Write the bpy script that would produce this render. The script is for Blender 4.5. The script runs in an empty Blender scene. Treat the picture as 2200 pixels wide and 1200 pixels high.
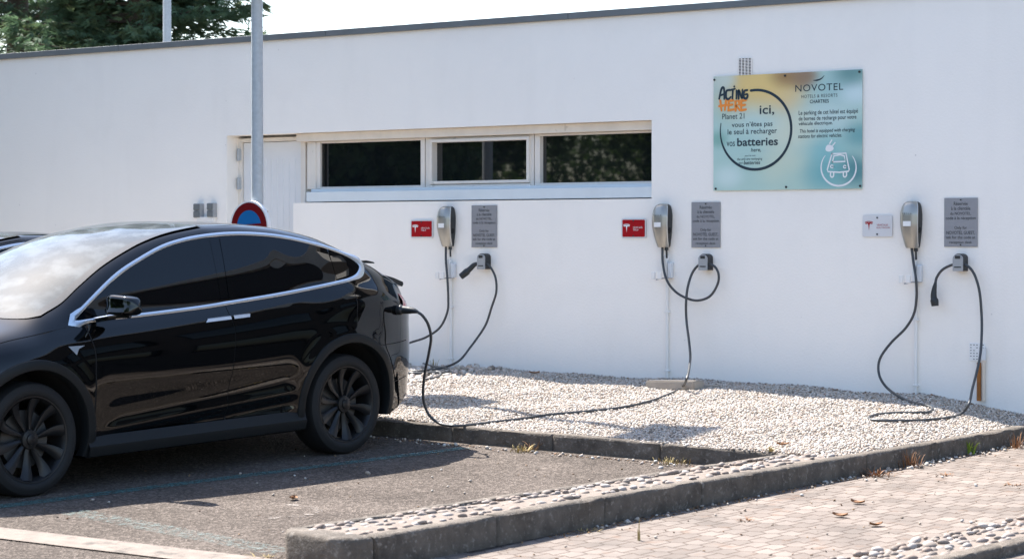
import bpy, bmesh, math, random
import numpy as np
from mathutils import Vector, Matrix
rng = np.random.default_rng(7); random.seed(7)
SC = bpy.context.scene; COL = SC.collection
# ---------------------------------------------------------------- camera, sky, sun, exposure
PXF, YAW, HOR = 4900., math.radians(37), 510.
FWH = np.array([-math.sin(YAW), math.cos(YAW)]); RTH = np.array([math.cos(YAW), math.sin(YAW)])
CAM = np.array([11.3, -17.27, 1.623]); PITCH = math.atan((600-HOR)/PXF)
F3 = np.array([FWH[0]*math.cos(PITCH), FWH[1]*math.cos(PITCH), -math.sin(PITCH)])
R3 = np.array([RTH[0], RTH[1], 0.]); U3 = np.cross(R3, F3)
cd = bpy.data.cameras.new('camera'); cam = bpy.data.objects.new('camera', cd); COL.objects.link(cam)
cam.matrix_world = Matrix(((R3[0], U3[0], -F3[0], CAM[0]), (R3[1], U3[1], -F3[1], CAM[1]), (R3[2], U3[2], -F3[2], CAM[2]), (0, 0, 0, 1)))
cd.sensor_width = 36; cd.lens = PXF/2200*36; cd.clip_start = .1; cd.clip_end = 2000
cd.dof.use_dof = True; cd.dof.focus_distance = 18.5; cd.dof.aperture_fstop = 4.0
SC.camera = cam
SUNV = Vector((-.73, .165, 1.)).normalized()
w = bpy.data.worlds.new('World'); SC.world = w; w.use_nodes = True
nt = w.node_tree; sky = nt.nodes.new('ShaderNodeTexSky'); sky.sky_type = 'NISHITA'; sky.sun_disc = False
sky.sun_elevation = math.asin(SUNV.z); sky.sun_rotation = math.atan2(SUNV.x, SUNV.y)
sky.air_density = 1.0; sky.dust_density = 1.2; sky.ozone_density = 1.0
bg = nt.nodes['Background']; nt.links.new(sky.outputs[0], bg.inputs[0]); bg.inputs[1].default_value = .11
sd = bpy.data.lights.new('sun', 'SUN'); sd.energy = 4.4; sd.angle = math.radians(.55); sd.color = (1, .95, .88)
so = bpy.data.objects.new('sun', sd); COL.objects.link(so); so.rotation_euler = SUNV.to_track_quat('Z', 'Y').to_euler()
SC.view_settings.view_transform = 'Standard'; SC.view_settings.look = 'None'; SC.view_settings.gamma = 1
SC.view_settings.exposure = 1.76
SC.cycles.max_bounces = 8; SC.cycles.diffuse_bounces = 4; SC.cycles.glossy_bounces = 4
try: SC.cycles.use_denoising = True
except Exception: pass
# ---------------------------------------------------------------- survey helpers (where a sight line meets a real plane)
def ray(px, py): return F3+R3*((px-1100)/PXF)+U3*((600-py)/PXF)
def W(px, py, y=0.):
    r = ray(px, py); return CAM+r*((y-CAM[1])/r[1])
GS = .03
def gz(x, y): return GS*np.clip((x-CAM[0])*FWH[0]+(y-CAM[1])*FWH[1]-17.1, -12, 6.5)
def onsurf(px, py, h):
    r = ray(px, py); t = 8.
    for _ in range(4000):
        p = CAM+r*t
        if p[2] <= h(p[0], p[1]): break
        t += .01
    return CAM+r*(t-.005)
def G(px, py, dh=0.): return onsurf(px, py, lambda x, y: gz(x, y)+dh)
def pchip(xs, ys):
    xs = np.asarray(xs, float); ys = np.asarray(ys, float); h = np.diff(xs); d = np.diff(ys)/h; n = len(xs); m = np.zeros(n)
    for i in range(1, n-1):
        if d[i-1]*d[i] > 0:
            w1 = 2*h[i]+h[i-1]; w2 = h[i]+2*h[i-1]; m[i] = (w1+w2)/(w1/d[i-1]+w2/d[i])
    m[0] = d[0]; m[-1] = d[-1]
    def f(x):
        x = np.clip(np.asarray(x, float), xs[0], xs[-1]); i = np.clip(np.searchsorted(xs, x)-1, 0, n-2); t = (x-xs[i])/h[i]
        return ys[i]*(2*t**3-3*t**2+1)+m[i]*h[i]*(t**3-2*t**2+t)+ys[i+1]*(-2*t**3+3*t**2)+m[i+1]*h[i]*(t**3-t**2)
    return f
def spline(pts, n=8):
    p = np.asarray(pts, float); out = []
    q = np.vstack([2*p[0]-p[1], p, 2*p[-1]-p[-2]])
    for i in range(1, len(q)-2):
        a, b, c, d = q[i-1:i+3]
        for k in range(n):
            t = k/n
            out.append(.5*((2*b)+(c-a)*t+(2*a-5*b+4*c-d)*t*t+(3*b-a-3*c+d)*t**3))
    out.append(p[-1]); return np.array(out)
def sstep(x, a, b):
    t = np.clip((np.asarray(x, float)-a)/(b-a), 0, 1); return t*t*(3-2*t)
# ---------------------------------------------------------------- materials
def mat(name, col, rough=.5, metal=0., var=0., vscale=4., bump=0., bscale=60., coat=0., spec=.5, col2=None, c2scale=3., c2lo=.5, c2hi=.6, detail=6., attr=None):
    m = bpy.data.materials.new(name); m.use_nodes = True; t = m.node_tree; N = t.nodes; L = t.links
    b = N['Principled BSDF']; b.inputs['Roughness'].default_value = rough; b.inputs['Metallic'].default_value = metal
    b.inputs['Coat Weight'].default_value = coat; b.inputs['Coat Roughness'].default_value = .02; b.inputs['Specular IOR Level'].default_value = spec
    c4 = (*col, 1); b.inputs['Base Color'].default_value = c4
    tc = N.new('ShaderNodeTexCoord'); src = None
    def noise(s, d=detail, r=.6):
        n = N.new('ShaderNodeTexNoise'); n.inputs['Scale'].default_value = s; n.inputs['Detail'].default_value = d; n.inputs['Roughness'].default_value = r
        L.new(tc.outputs['Object'], n.inputs['Vector']); return n
    if attr:
        a = N.new('ShaderNodeAttribute'); a.attribute_name = attr; src = a.outputs['Color']
    if var > 0:
        n = noise(vscale); r = N.new('ShaderNodeMapRange'); r.inputs[1].default_value = .25; r.inputs[2].default_value = .75
        r.inputs[3].default_value = 1-var; r.inputs[4].default_value = 1+var; L.new(n.outputs[0], r.inputs[0])
        x = N.new('ShaderNodeMix'); x.data_type = 'RGBA'; x.blend_type = 'MULTIPLY'; x.inputs[0].default_value = 1
        if src is None: x.inputs[6].default_value = c4
        else: L.new(src, x.inputs[6])
        L.new(r.outputs[0], x.inputs[7]); src = x.outputs[2]
    if col2 is not None:
        n = noise(c2scale, 8., .65); r = N.new('ShaderNodeMapRange'); r.inputs[1].default_value = c2lo; r.inputs[2].default_value = c2hi; L.new(n.outputs[0], r.inputs[0])
        x = N.new('ShaderNodeMix'); x.data_type = 'RGBA'; L.new(r.outputs[0], x.inputs[0])
        if src is None: x.inputs[6].default_value = c4
        else: L.new(src, x.inputs[6])
        x.inputs[7].default_value = (*col2, 1); src = x.outputs[2]
    if src is not None: L.new(src, b.inputs['Base Color'])
    if bump > 0:
        n = noise(bscale, 5.); bp = N.new('ShaderNodeBump'); bp.inputs['Strength'].default_value = bump; bp.inputs['Distance'].default_value = .01
        L.new(n.outputs[0], bp.inputs['Height']); L.new(bp.outputs[0], b.inputs['Normal'])
    return m
MT = {}
MT['stucco'] = mat('white_stucco', (.905, .866, .812), .85, var=.02, vscale=.9, bump=.25, bscale=45, col2=(.855, .815, .762), c2scale=.6, c2lo=.52, c2hi=.75)
MT['soffit'] = mat('cream_painted_wood', (.74, .66, .56), .65, var=.08, vscale=6, col2=(.42, .34, .26), c2scale=5, c2lo=.62, c2hi=.72, bump=.2, bscale=80)
MT['frame'] = mat('worn_white_frame', (.75, .70, .635), .45, var=.05, vscale=5, col2=(.36, .33, .30), c2scale=7, c2lo=.64, c2hi=.74)
MT['sill'] = mat('pale_blue_sill', (.66, .72, .75), .5, var=.04, vscale=5)
MT['door'] = mat('white_door_paint', (.74, .75, .76), .45, var=.02, vscale=5)
MT['coping'] = mat('grey_coping_metal', (.135, .15, .158), .55, metal=.0, var=.12, vscale=3)
MT['roof'] = mat('roof_felt', (.2, .2, .2), .9)
MT['pane'] = mat('dark_window_glass', (.006, .008, .009), .02, spec=.9)
MT['galv'] = mat('galvanised_steel', (.44, .47, .49), .5, metal=.15, var=.12, vscale=25, bump=.15, bscale=150)
MT['black'] = mat('black_plastic', (.015, .017, .019), .45, bump=.05, bscale=300)
MT['cable'] = mat('dark_grey_cable', (.045, .048, .052), .42, var=.12, vscale=30)
MT['silver'] = mat('brushed_silver_plastic', (.36, .35, .32), .32, metal=.6, var=.05, vscale=14)
MT['rim_line'] = mat('bright_edge_trim', (.7, .7, .7), .3, metal=.4)
MT['holder'] = mat('grey_holder_plastic', (.33, .34, .35), .5)
MT['signgrey'] = mat('brushed_grey_plate', (.30, .30, .315), .5, metal=.25, var=.04, vscale=20)
MT['ink'] = mat('dark_blue_ink', (.012, .03, .045), .6)
MT['inkgrey'] = mat('grey_ink', (.05, .055, .06), .6)
MT['orange'] = mat('orange_ink', (.85, .27, .04), .6)
MT['white'] = mat('white_paint', (.8, .8, .8), .5)
MT['whiteplastic'] = mat('white_plastic', (.78, .77, .75), .4)
MT['clear'] = mat('clear_plastic', (.66, .68, .70), .2)
MT['red'] = mat('red_paint', (.36, .003, .008), .5, spec=.2)
MT['signred'] = mat('sign_red_film', (.13, .001, .004), .45, spec=.15)
MT['signblue'] = mat('sign_blue_film', (.002, .12, .34), .45, spec=.2)
MT['whiteplate'] = mat('white_plate', (.66, .66, .67), .4)
MT['bolt'] = mat('dark_bolt', (.05, .05, .05), .5, metal=.5)
MT['rust'] = mat('rusty_steel', (.30, .11, .022), .8, var=.3, vscale=12, bump=.3, bscale=90)
MT['creampipe'] = mat('cream_pipe', (.66, .58, .48), .6)
MT['concrete'] = mat('pale_concrete', (.34, .30, .255), .85, var=.1, vscale=12, bump=.4, bscale=90)
MT['kerb'] = mat('weathered_kerb_concrete', (.118, .098, .08), .95, var=.5, vscale=7, bump=1., bscale=55, col2=(.25, .22, .19), c2scale=30, c2lo=.55, c2hi=.68)
MT['gutter'] = mat('concrete_gutter', (.21, .172, .145), .9, var=.25, vscale=9, bump=.6, bscale=90, col2=(.10, .085, .072), c2scale=7, c2lo=.54, c2hi=.66)
MT['mortar'] = mat('mortar_bed', (.185, .15, .125), .9, var=.2, vscale=20, bump=.5, bscale=60)
MT['pebble'] = mat('white_marble_gravel', (.6, .57, .53), .75, attr='tint', var=.08, vscale=60)
MT['gravelbed'] = mat('gravel_bed', (.5, .46, .42), .9, var=.3, vscale=60, bump=1., bscale=80)
MT['dirt'] = mat('dry_soil', (.30, .20, .13), .95, var=.3, vscale=30)
MT['paint'] = mat('black_car_paint', (.0012, .0016, .002), .5, coat=1., spec=0.)
MT['gloss'] = mat('black_glass', (.0012, .002, .003), .01, spec=.42)
MT['chrome'] = mat('satin_chrome', (.74, .77, .80), .3, metal=1.)
MT['trim'] = mat('dark_grey_trim', (.010, .0115, .0125), .5, spec=.25)
MT['seam'] = mat('panel_gap', (.002, .002, .002), .8)
MT['tyre'] = mat('tyre_rubber', (.007, .007, .0075), .75, var=.2, vscale=20)
MT['alloy'] = mat('matt_black_alloy', (.021, .021, .022), .38, metal=.5)
MT['disc'] = mat('brake_disc', (.09, .09, .09), .5, metal=.7)
MT['liner'] = mat('liner_black', (.004, .004, .004), .95)
MT['tail'] = mat('tail_lens_red', (.5, .03, .04), .12, coat=1.)
MT['mirrorglass'] = mat('mirror_glass', (.7, .7, .7), .02, metal=1.)
MT['lamp'] = mat('clear_lamp', (.5, .5, .5), .1)
MT['leaf'] = mat('conifer_needles', (.09, .15, .08), .7, var=.5, vscale=1.3, col2=(.19, .20, .075), c2scale=2.2, c2lo=.5, c2hi=.7)
MT['leaf2'] = mat('broad_leaves', (.10, .17, .045), .6, var=.45, vscale=1.1, col2=(.12, .15, .04), c2scale=2.5, c2lo=.5, c2hi=.7)
for k in ('leaf', 'leaf2'):
    t = MT[k].node_tree; b = t.nodes['Principled BSDF']; tr = t.nodes.new('ShaderNodeBsdfTranslucent'); mx = t.nodes.new('ShaderNodeMixShader'); mx.inputs[0].default_value = .4
    l = b.inputs['Base Color'].links[0].from_socket; t.links.new(l, tr.inputs[0]); t.links.new(b.outputs[0], mx.inputs[1]); t.links.new(tr.outputs[0], mx.inputs[2]); t.links.new(mx.outputs[0], t.nodes['Material Output'].inputs[0])
MT['bark'] = mat('bark', (.09, .065, .045), .9, var=.3, vscale=8, bump=.6, bscale=20)
MT['drygrass'] = mat('dry_grass', (.36, .27, .11), .8, var=.3, vscale=40)
MT['greenweed'] = mat('green_weed', (.20, .28, .03), .7, var=.3, vscale=40)
MT['deadleaf'] = mat('dead_leaf', (.24, .115, .05), .8, var=.4, vscale=25)
MT['brownwall'] = mat('beige_render', (.48, .42, .34), .85, var=.05, vscale=1)
def streaks(m, amt):
    t = m.node_tree; N = t.nodes; L = t.links; b = N['Principled BSDF']; src = b.inputs['Base Color'].links[0].from_socket
    tc = N.new('ShaderNodeTexCoord'); mp = N.new('ShaderNodeMapping'); mp.inputs['Scale'].default_value = (2.2, 2.2, .3); L.new(tc.outputs['Object'], mp.inputs[0])
    n = N.new('ShaderNodeTexNoise'); n.inputs['Scale'].default_value = 1.6; n.inputs['Detail'].default_value = 7; L.new(mp.outputs[0], n.inputs[0])
    r = N.new('ShaderNodeMapRange'); r.inputs[1].default_value = .55; r.inputs[2].default_value = .8; r.inputs[3].default_value = 1; r.inputs[4].default_value = 1-amt; L.new(n.outputs[0], r.inputs[0])
    s = N.new('ShaderNodeTexVoronoi'); s.inputs['Scale'].default_value = 3.2; L.new(tc.outputs['Object'], s.inputs['Vector']); r2 = N.new('ShaderNodeMapRange'); r2.inputs[1].default_value = .012; r2.inputs[2].default_value = .03; r2.inputs[3].default_value = .72; r2.inputs[4].default_value = 1; L.new(s.outputs['Distance'], r2.inputs[0])
    mu = N.new('ShaderNodeMath'); mu.operation = 'MULTIPLY'; L.new(r.outputs[0], mu.inputs[0]); L.new(r2.outputs[0], mu.inputs[1])
    x = N.new('ShaderNodeMix'); x.data_type = 'RGBA'; x.blend_type = 'MULTIPLY'; x.inputs[0].default_value = 1; L.new(src, x.inputs[6]); L.new(mu.outputs[0], x.inputs[7]); L.new(x.outputs[2], b.inputs['Base Color'])
streaks(MT['stucco'], .03); streaks(MT['kerb'], .45)
# ---------------------------------------------------------------- object helpers
def tag(o, label=None, cat=None, group=None, kind=None):
    if label: o['label'] = label
    if cat: o['category'] = cat
    if group: o['group'] = group
    if kind: o['kind'] = kind
    return o
def empty(name, loc, label, cat, group=None):
    o = bpy.data.objects.new(name, None); COL.objects.link(o); o.location = Vector(loc); o.empty_display_size = .1
    return tag(o, label, cat, group)
class MB:
    def __init__(s): s.v = []; s.f = []
    def add(s, v, f):
        n = len(s.v); s.v += [tuple(map(float, p)) for p in v]; s.f += [tuple(int(i)+n for i in q) for q in f]; return s
    def box(s, a, b, bev=0.):
        a = np.minimum(a, b); b = np.maximum(np.array(a), b) if False else np.maximum(a, b)
        return s.bevbox(a, b, bev)
    def bevbox(s, a, b, bev):
        bm = bmesh.new(); bmesh.ops.create_cube(bm, size=1)
        for v in bm.verts: v.co = Vector([(a[i]+b[i])/2+v.co[i]*(b[i]-a[i]) for i in range(3)])
        if bev > 0: bmesh.ops.bevel(bm, geom=list(bm.edges), offset=bev, segments=2, profile=.5, affect='EDGES')
        return s.bm(bm)
    def bm(s, bm):
        bm.verts.index_update(); s.add([v.co[:] for v in bm.verts], [[v.index for v in f.verts] for f in bm.faces]); bm.free(); return s
    def grid(s, P, closed=False):
        P = np.asarray(P); m, n = P.shape[:2]; f = []
        for i in range(m-1):
            for j in range(n if closed else n-1):
                k = (j+1) % n; f.append((i*n+j, i*n+k, (i+1)*n+k, (i+1)*n+j))
        return s.add(P.reshape(-1, 3), f)
    def tube(s, pts, r, k=10, cap=True):
        p = np.asarray(pts, float); n = len(p); r = np.broadcast_to(r, (n,))
        t = np.gradient(p, axis=0); t /= np.linalg.norm(t, axis=1)[:, None]+1e-12
        u = np.cross(t[0], [.31, .2, .93]); u /= np.linalg.norm(u); rings = []
        for i in range(n):
            u = u-t[i]*(u@t[i]); u /= np.linalg.norm(u); q = np.cross(t[i], u)
            rings.append([p[i]+r[i]*(u*math.cos(a)+q*math.sin(a)) for a in np.linspace(0, 2*math.pi, k, endpoint=False)])
        b = len(s.v); s.grid(np.array(rings), True)
        if cap: s.f += [tuple(b+i for i in range(k))[::-1], tuple(b+(n-1)*k+i for i in range(k))]
        return s
    def prism(s, poly, d0, d1, ax=1):
        n = len(poly)
        def p3(q, d): return {0: (d, q[0], q[1]), 1: (q[0], d, q[1]), 2: (q[0], q[1], d)}[ax]
        v = [p3(q, d0) for q in poly]+[p3(q, d1) for q in poly]
        return s.add(v, [tuple(range(n)), tuple(range(2*n-1, n-1, -1))]+[(i, n+i, n+(i+1) % n, (i+1) % n) for i in range(n)])
    def build(s, name, m, parent=None, off=None, smooth=False, ang=40, recalc=True, **kw):
        me = bpy.data.meshes.new(name); off = np.array(off if off is not None else ((parent.location if parent is not None and parent.parent is None else (0, 0, 0))), float)
        me.from_pydata([tuple(np.array(p)-off) for p in s.v], [], s.f); me.update()
        if recalc:
            bm = bmesh.new(); bm.from_mesh(me); bmesh.ops.recalc_face_normals(bm, faces=bm.faces); bm.to_mesh(me); bm.free()
        me.materials.append(MT[m] if isinstance(m, str) else m)
        if smooth:
            me.polygons.foreach_set('use_smooth', [True]*len(me.polygons))
            try: me.set_sharp_from_angle(angle=math.radians(ang))
            except Exception: pass
        o = bpy.data.objects.new(name, me); COL.objects.link(o)
        if parent is not None: o.parent = parent
        return tag(o, **kw) if kw else o
def copy_tree(o, parent=None):
    c = o.copy(); COL.objects.link(c); c.parent = parent
    for ch in list(o.children): copy_tree(ch, c)
    return c
def bigmesh(name, V, Fc, m, tint=None, smooth=True, parent=None):
    me = bpy.data.meshes.new(name); k = Fc.shape[1]
    me.vertices.add(len(V)); me.vertices.foreach_set('co', V.astype(np.float32).ravel())
    me.loops.add(Fc.size); me.loops.foreach_set('vertex_index', Fc.astype(np.int32).ravel())
    me.polygons.add(len(Fc)); me.polygons.foreach_set('loop_start', np.arange(0, Fc.size, k, dtype=np.int32))
    me.polygons.foreach_set('use_smooth', np.full(len(Fc), smooth)); me.update(calc_edges=True)
    if tint is not None:
        a = me.color_attributes.new('tint', 'FLOAT_COLOR', 'POINT'); a.data.foreach_set('color', tint.astype(np.float32).ravel())
    me.materials.append(MT[m]); o = bpy.data.objects.new(name, me); COL.objects.link(o)
    if parent is not None: o.parent = parent
    return o
def textgeo(body, shear=0., bold=0., space=1.):
    cu = bpy.data.curves.new('tmp', 'FONT'); cu.body = body; cu.shear = shear; cu.offset = bold; cu.resolution_u = 3; cu.space_character = space
    ob = bpy.data.objects.new('tmp', cu); COL.objects.link(ob); dg = bpy.context.evaluated_depsgraph_get()
    me = bpy.data.meshes.new_from_object(ob.evaluated_get(dg))
    v = np.array([q.co[:2] for q in me.vertices]); f = [tuple(p.vertices) for p in me.polygons]
    bpy.data.objects.remove(ob); bpy.data.curves.remove(cu); bpy.data.meshes.remove(me)
    return v, f
def text(mb, body, x0, x1, zc, h, y, **k):
    """fit the glyphs of body into x0..x1 and height h round zc, on the plane y"""
    v, f = textgeo(body, **k); lo = v.min(0); hi = v.max(0)
    X = x0+(v[:, 0]-lo[0])/(hi[0]-lo[0])*(x1-x0); Z = zc+((v[:, 1]-lo[1])/(hi[1]-lo[1])-.5)*h
    mb.add([(a, y, b) for a, b in zip(X, Z)], f)
def wtext(mb, body, px0, px1, py0, py1, y, **k):
    c = .5*(py0+py1); a = W(px0, c, y); b = W(px1, c, y); h = (py1-py0)/PXF*np.dot(a-CAM, F3)
    text(mb, body, a[0], b[0], .5*(a[2]+b[2]), h, y, **k)
RB = [0]
def ribbon(mb, pts, wd, y, n=6, smooth=True):
    RB[0] = (RB[0]+1) % 12; y = y-.00012*RB[0]
    """flat brush stroke in the x,z plane"""
    p = spline(pts, n) if smooth and len(pts) > 2 else np.asarray(pts, float); m = len(p)
    wd = np.interp(np.linspace(0, 1, m), np.linspace(0, 1, len(np.atleast_1d(wd))), np.atleast_1d(wd))
    t = np.gradient(p, axis=0); t /= np.linalg.norm(t, axis=1)[:, None]+1e-9; nn = np.c_[-t[:, 1], t[:, 0]]
    L = p+nn*wd[:, None]/2; R = p-nn*wd[:, None]/2
    for e, s in ((0, -1), (m-1, 1)):
        a = math.atan2(t[e, 1]*s, t[e, 0]*s); r = wd[e]/2
        arc = [(p[e, 0]+r*math.cos(a+q), p[e, 1]+r*math.sin(a+q)) for q in np.linspace(-math.pi/2, math.pi/2, 7)]
        mb.add([(q[0], y, q[1]) for q in arc], [tuple(range(7))])
    mb.add([(q[0], y, q[1]) for q in L]+[(q[0], y, q[1]) for q in R], [(i, i+1, m+i+1, m+i) for i in range(m-1)])
# ---------------------------------------------------------------- ground surfaces
def sheet(name, xs, ys, h, m, keep=None, **kw):
    X, Y = np.meshgrid(xs, ys, indexing='ij'); Z = h(X, Y); mb = MB(); mb.grid(np.stack([X, Y, Z], -1))
    if keep is not None:
        mb.f = [f for f in mb.f if keep(np.mean([mb.v[i][0] for i in f]), np.mean([mb.v[i][1] for i in f]))]
    return mb.build(name, m, smooth=True, **kw)
def asphalt_mat():
    m = bpy.data.materials.new('worn_asphalt'); m.use_nodes = True; t = m.node_tree; N = t.nodes; L = t.links; b = N['Principled BSDF']
    b.inputs['Roughness'].default_value = .9; b.inputs['Specular IOR Level'].default_value = .08
    tc = N.new('ShaderNodeTexCoord')
    def noise(s, d=4.): 
        n = N.new('ShaderNodeTexNoise'); n.inputs['Scale'].default_value = s; n.inputs['Detail'].default_value = d; L.new(tc.outputs['Object'], n.inputs[0]); return n.outputs[0]
    v = N.new('ShaderNodeTexVoronoi'); v.inputs['Scale'].default_value = 66; L.new(tc.outputs['Object'], v.inputs['Vector'])
    r = N.new('ShaderNodeValToRGB'); e = r.color_ramp.elements; e[0].color = (.056, .047, .0405, 1); e[1].color = (.235, .197, .170, 1); e.new(.55).color = (.103, .086, .0745, 1)
    L.new(v.outputs['Color'], r.inputs[0])
    x = N.new('ShaderNodeMix'); x.data_type = 'RGBA'; x.blend_type = 'MULTIPLY'; x.inputs[0].default_value = 1
    mr = N.new('ShaderNodeMapRange'); mr.inputs[1].default_value = .3; mr.inputs[2].default_value = .7; mr.inputs[3].default_value = .8; mr.inputs[4].default_value = 1.2; L.new(noise(1.3, 8.), mr.inputs[0])
    L.new(r.outputs[0], x.inputs[6]); L.new(mr.outputs[0], x.inputs[7]); L.new(x.outputs[2], b.inputs['Base Color'])
    bp = N.new('ShaderNodeBump'); bp.inputs['Strength'].default_value = 1.; bp.inputs['Distance'].default_value = .012; L.new(v.outputs['Distance'], bp.inputs['Height']); L.new(bp.outputs[0], b.inputs['Normal'])
    return m
MT['asphalt'] = asphalt_mat()
def worn_paint(name, col, lo, hi, scale=28.):
    m = mat(name, col, .7); t = m.node_tree; N = t.nodes; L = t.links; b = N['Principled BSDF']; tc = N.new('ShaderNodeTexCoord')
    a = N.new('ShaderNodeTexNoise'); a.inputs['Scale'].default_value = scale; a.inputs['Detail'].default_value = 9; a.inputs['Roughness'].default_value = .75; L.new(tc.outputs['Object'], a.inputs[0])
    r = N.new('ShaderNodeMapRange'); r.inputs[1].default_value = lo; r.inputs[2].default_value = hi; L.new(a.outputs[0], r.inputs[0]); L.new(r.outputs[0], b.inputs['Alpha'])
    return m
MT['teal'] = worn_paint('worn_teal_line', (.06, .15, .145), .38, .62); MT['tealfaint'] = worn_paint('faded_teal_line', (.16, .22, .21), .48, .72)
MT['whitefaint'] = worn_paint('faded_white_paint', (.33, .29, .26), .52, .68, 14.)
lin = lambda a, b, s: np.arange(a, b+1e-6, s)
far = np.r_[np.array([-900, -300, -120, -60, -30]), lin(-18, 18, .6), np.array([30, 60, 120, 300, 900])]
tag(sheet('ground', far, far, lambda x, y: gz(x, y)-.06-.0*x, 'asphalt', keep=None), kind='structure')
# kerb line of the diagonal island: outer top edge
KP = [G(820, 1153, .175), G(1400, 1047, .165), G(1909, 964, .135), G(2200, 920, .125)]
kx = np.polyfit([p[1] for p in KP], [p[0] for p in KP], 1); ktop = np.polyfit([p[1] for p in KP], [p[2] for p in KP], 1)
KX = lambda y: np.polyval(kx, y); KZ = lambda y: np.polyval(ktop, y)
IP = [G(712, 1118, .175), G(1014, 1058.5, .17), G(1323, 1022, .165), G(1651, 973, .15)]
ix = np.polyfit([p[1] for p in IP], [p[0] for p in IP], 1); IX = lambda y: np.polyval(ix, y)
tag(sheet('parking_bay', lin(-16, 4.4, .3), lin(-22, .2, .3), lambda x, y: gz(x, y), 'asphalt', keep=lambda x, y: x < KX(y)-.1), kind='structure')
def paver_mat():
    m = bpy.data.materials.new('interlocking_pavers'); m.use_nodes = True; t = m.node_tree; N = t.nodes; L = t.links; b = N['Principled BSDF']
    b.inputs['Roughness'].default_value = .9
    tc = N.new('ShaderNodeTexCoord'); mp = N.new('ShaderNodeMapping'); mp.inputs['Rotation'].default_value = (0, 0, math.radians(3)); L.new(tc.outputs['Object'], mp.inputs[0])
    sx = N.new('ShaderNodeSeparateXYZ'); L.new(mp.outputs[0], sx.inputs[0])
    # zigzag: shift v by a triangle wave of u so that the joints run as an interlocking pattern
    def math_(op, a, bb=None):
        n = N.new('ShaderNodeMath'); n.operation = op
        for i, q in enumerate((a, bb)):
            if q is None: continue
            if isinstance(q, (int, float)): n.inputs[i].default_value = q
            else: L.new(q, n.inputs[i])
        return n.outputs[0]
    pp = math_('PINGPONG', sx.outputs[0], .06); zz = math_('MULTIPLY', pp, .5); v2 = math_('ADD', sx.outputs[1], zz)
    cx = N.new('ShaderNodeCombineXYZ'); L.new(sx.outputs[0], cx.inputs[0]); L.new(v2, cx.inputs[1])
    br = N.new('ShaderNodeTexBrick'); br.inputs['Scale'].default_value = 1; br.inputs['Brick Width'].default_value = .12; br.inputs['Row Height'].default_value = .155; br.inputs['Mortar Size'].default_value = .0075
    br.inputs['Mortar Smooth'].default_value = .4; br.inputs['Color1'].default_value = (.145, .117, .099, 1); br.inputs['Color2'].default_value = (.20, .166, .143, 1); br.inputs['Mortar'].default_value = (.088, .062, .047, 1)
    L.new(cx.outputs[0], br.inputs['Vector'])
    n = N.new('ShaderNodeTexNoise'); n.inputs['Scale'].default_value = 3; n.inputs['Detail'].default_value = 9; L.new(tc.outputs['Object'], n.inputs[0])
    mr = N.new('ShaderNodeMapRange'); mr.inputs[1].default_value = .3; mr.inputs[2].default_value = .7; mr.inputs[3].default_value = .74; mr.inputs[4].default_value = 1.22; L.new(n.outputs[0], mr.inputs[0])
    x = N.new('ShaderNodeMix'); x.data_type = 'RGBA'; x.blend_type = 'MULTIPLY'; x.inputs[0].default_value = 1; L.new(br.outputs[0], x.inputs[6]); L.new(mr.outputs[0], x.inputs[7])
    n2 = N.new('ShaderNodeTexNoise'); n2.inputs['Scale'].default_value = 7; n2.inputs['Detail'].default_value = 6; L.new(tc.outputs['Object'], n2.inputs[0])
    m2 = N.new('ShaderNodeMapRange'); m2.inputs[1].default_value = .6; m2.inputs[2].default_value = .72; L.new(n2.outputs[0], m2.inputs[0])
    y = N.new('ShaderNodeMix'); y.data_type = 'RGBA'; L.new(m2.outputs[0], y.inputs[0]); L.new(x.outputs[2], y.inputs[6]); y.inputs[7].default_value = (.15, .085, .05, 1); 
    mm = N.new('ShaderNodeMath'); mm.operation = 'MULTIPLY'; mm.inputs[1].default_value = .55; L.new(m2.outputs[0], mm.inputs[0]); L.new(mm.outputs[0], y.inputs[0])
    L.new(y.outputs[2], b.inputs['Base Color'])
    iv = math_('SUBTRACT', 1., br.outputs['Fac']); n3 = N.new('ShaderNodeTexNoise'); n3.inputs['Scale'].default_value = 90; L.new(tc.outputs['Object'], n3.inputs[0]); hh = math_('ADD', iv, math_('MULTIPLY', n3.outputs[0], .35))
    bp = N.new('ShaderNodeBump'); bp.inputs['Strength'].default_value = .7; bp.inputs['Distance'].default_value = .008; L.new(hh, bp.inputs['Height']); L.new(bp.outputs[0], b.inputs['Normal'])
    return m
MT['paver'] = paver_mat()
tag(sheet('paver_road', lin(1.5, 14, .3), lin(-22, .2, .3), lambda x, y: gz(x, y), 'paver', keep=lambda x, y: x > KX(y)-.1), kind='structure')
# painted lines, 4 mm over the asphalt
def strip(name, a, b, wa, wb, m, kind='structure', n=24, dz=.004):
    a = np.array(a); b = np.array(b); d = (b-a)[:2]; d /= np.linalg.norm(d); nn = np.array([-d[1], d[0]]); P = []
    for i in range(n+1):
        t = i/n; c = a[:2]+(b-a)[:2]*t; ww = wa+(wb-wa)*t
        P.append([(*(c+nn*s*ww/2), gz(*(c+nn*s*ww/2))+dz) for s in (-1, 1)])
    mb = MB(); mb.grid(P); return mb.build(name, m, kind=kind)
l0 = G(0, 1088); l1 = G(1000, 962); l0 = l0+(l0-l1)*.6
strip('bay_line', l0, l1, .15, .12, 'teal')
strip('bay_line', G(150, 1098), G(610, 1186), .22, .2, 'tealfaint')
g0 = G(0, 1146); g1 = G(560, 1212); g0 = g0+(g0-g1)*2; g1 = g1+(g1-g0)*1.
strip('concrete_gutter', g0, g1, .30, .30, 'gutter', n=60, dz=.008)
mb = MB(); cc = G(585, 1098)
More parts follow.
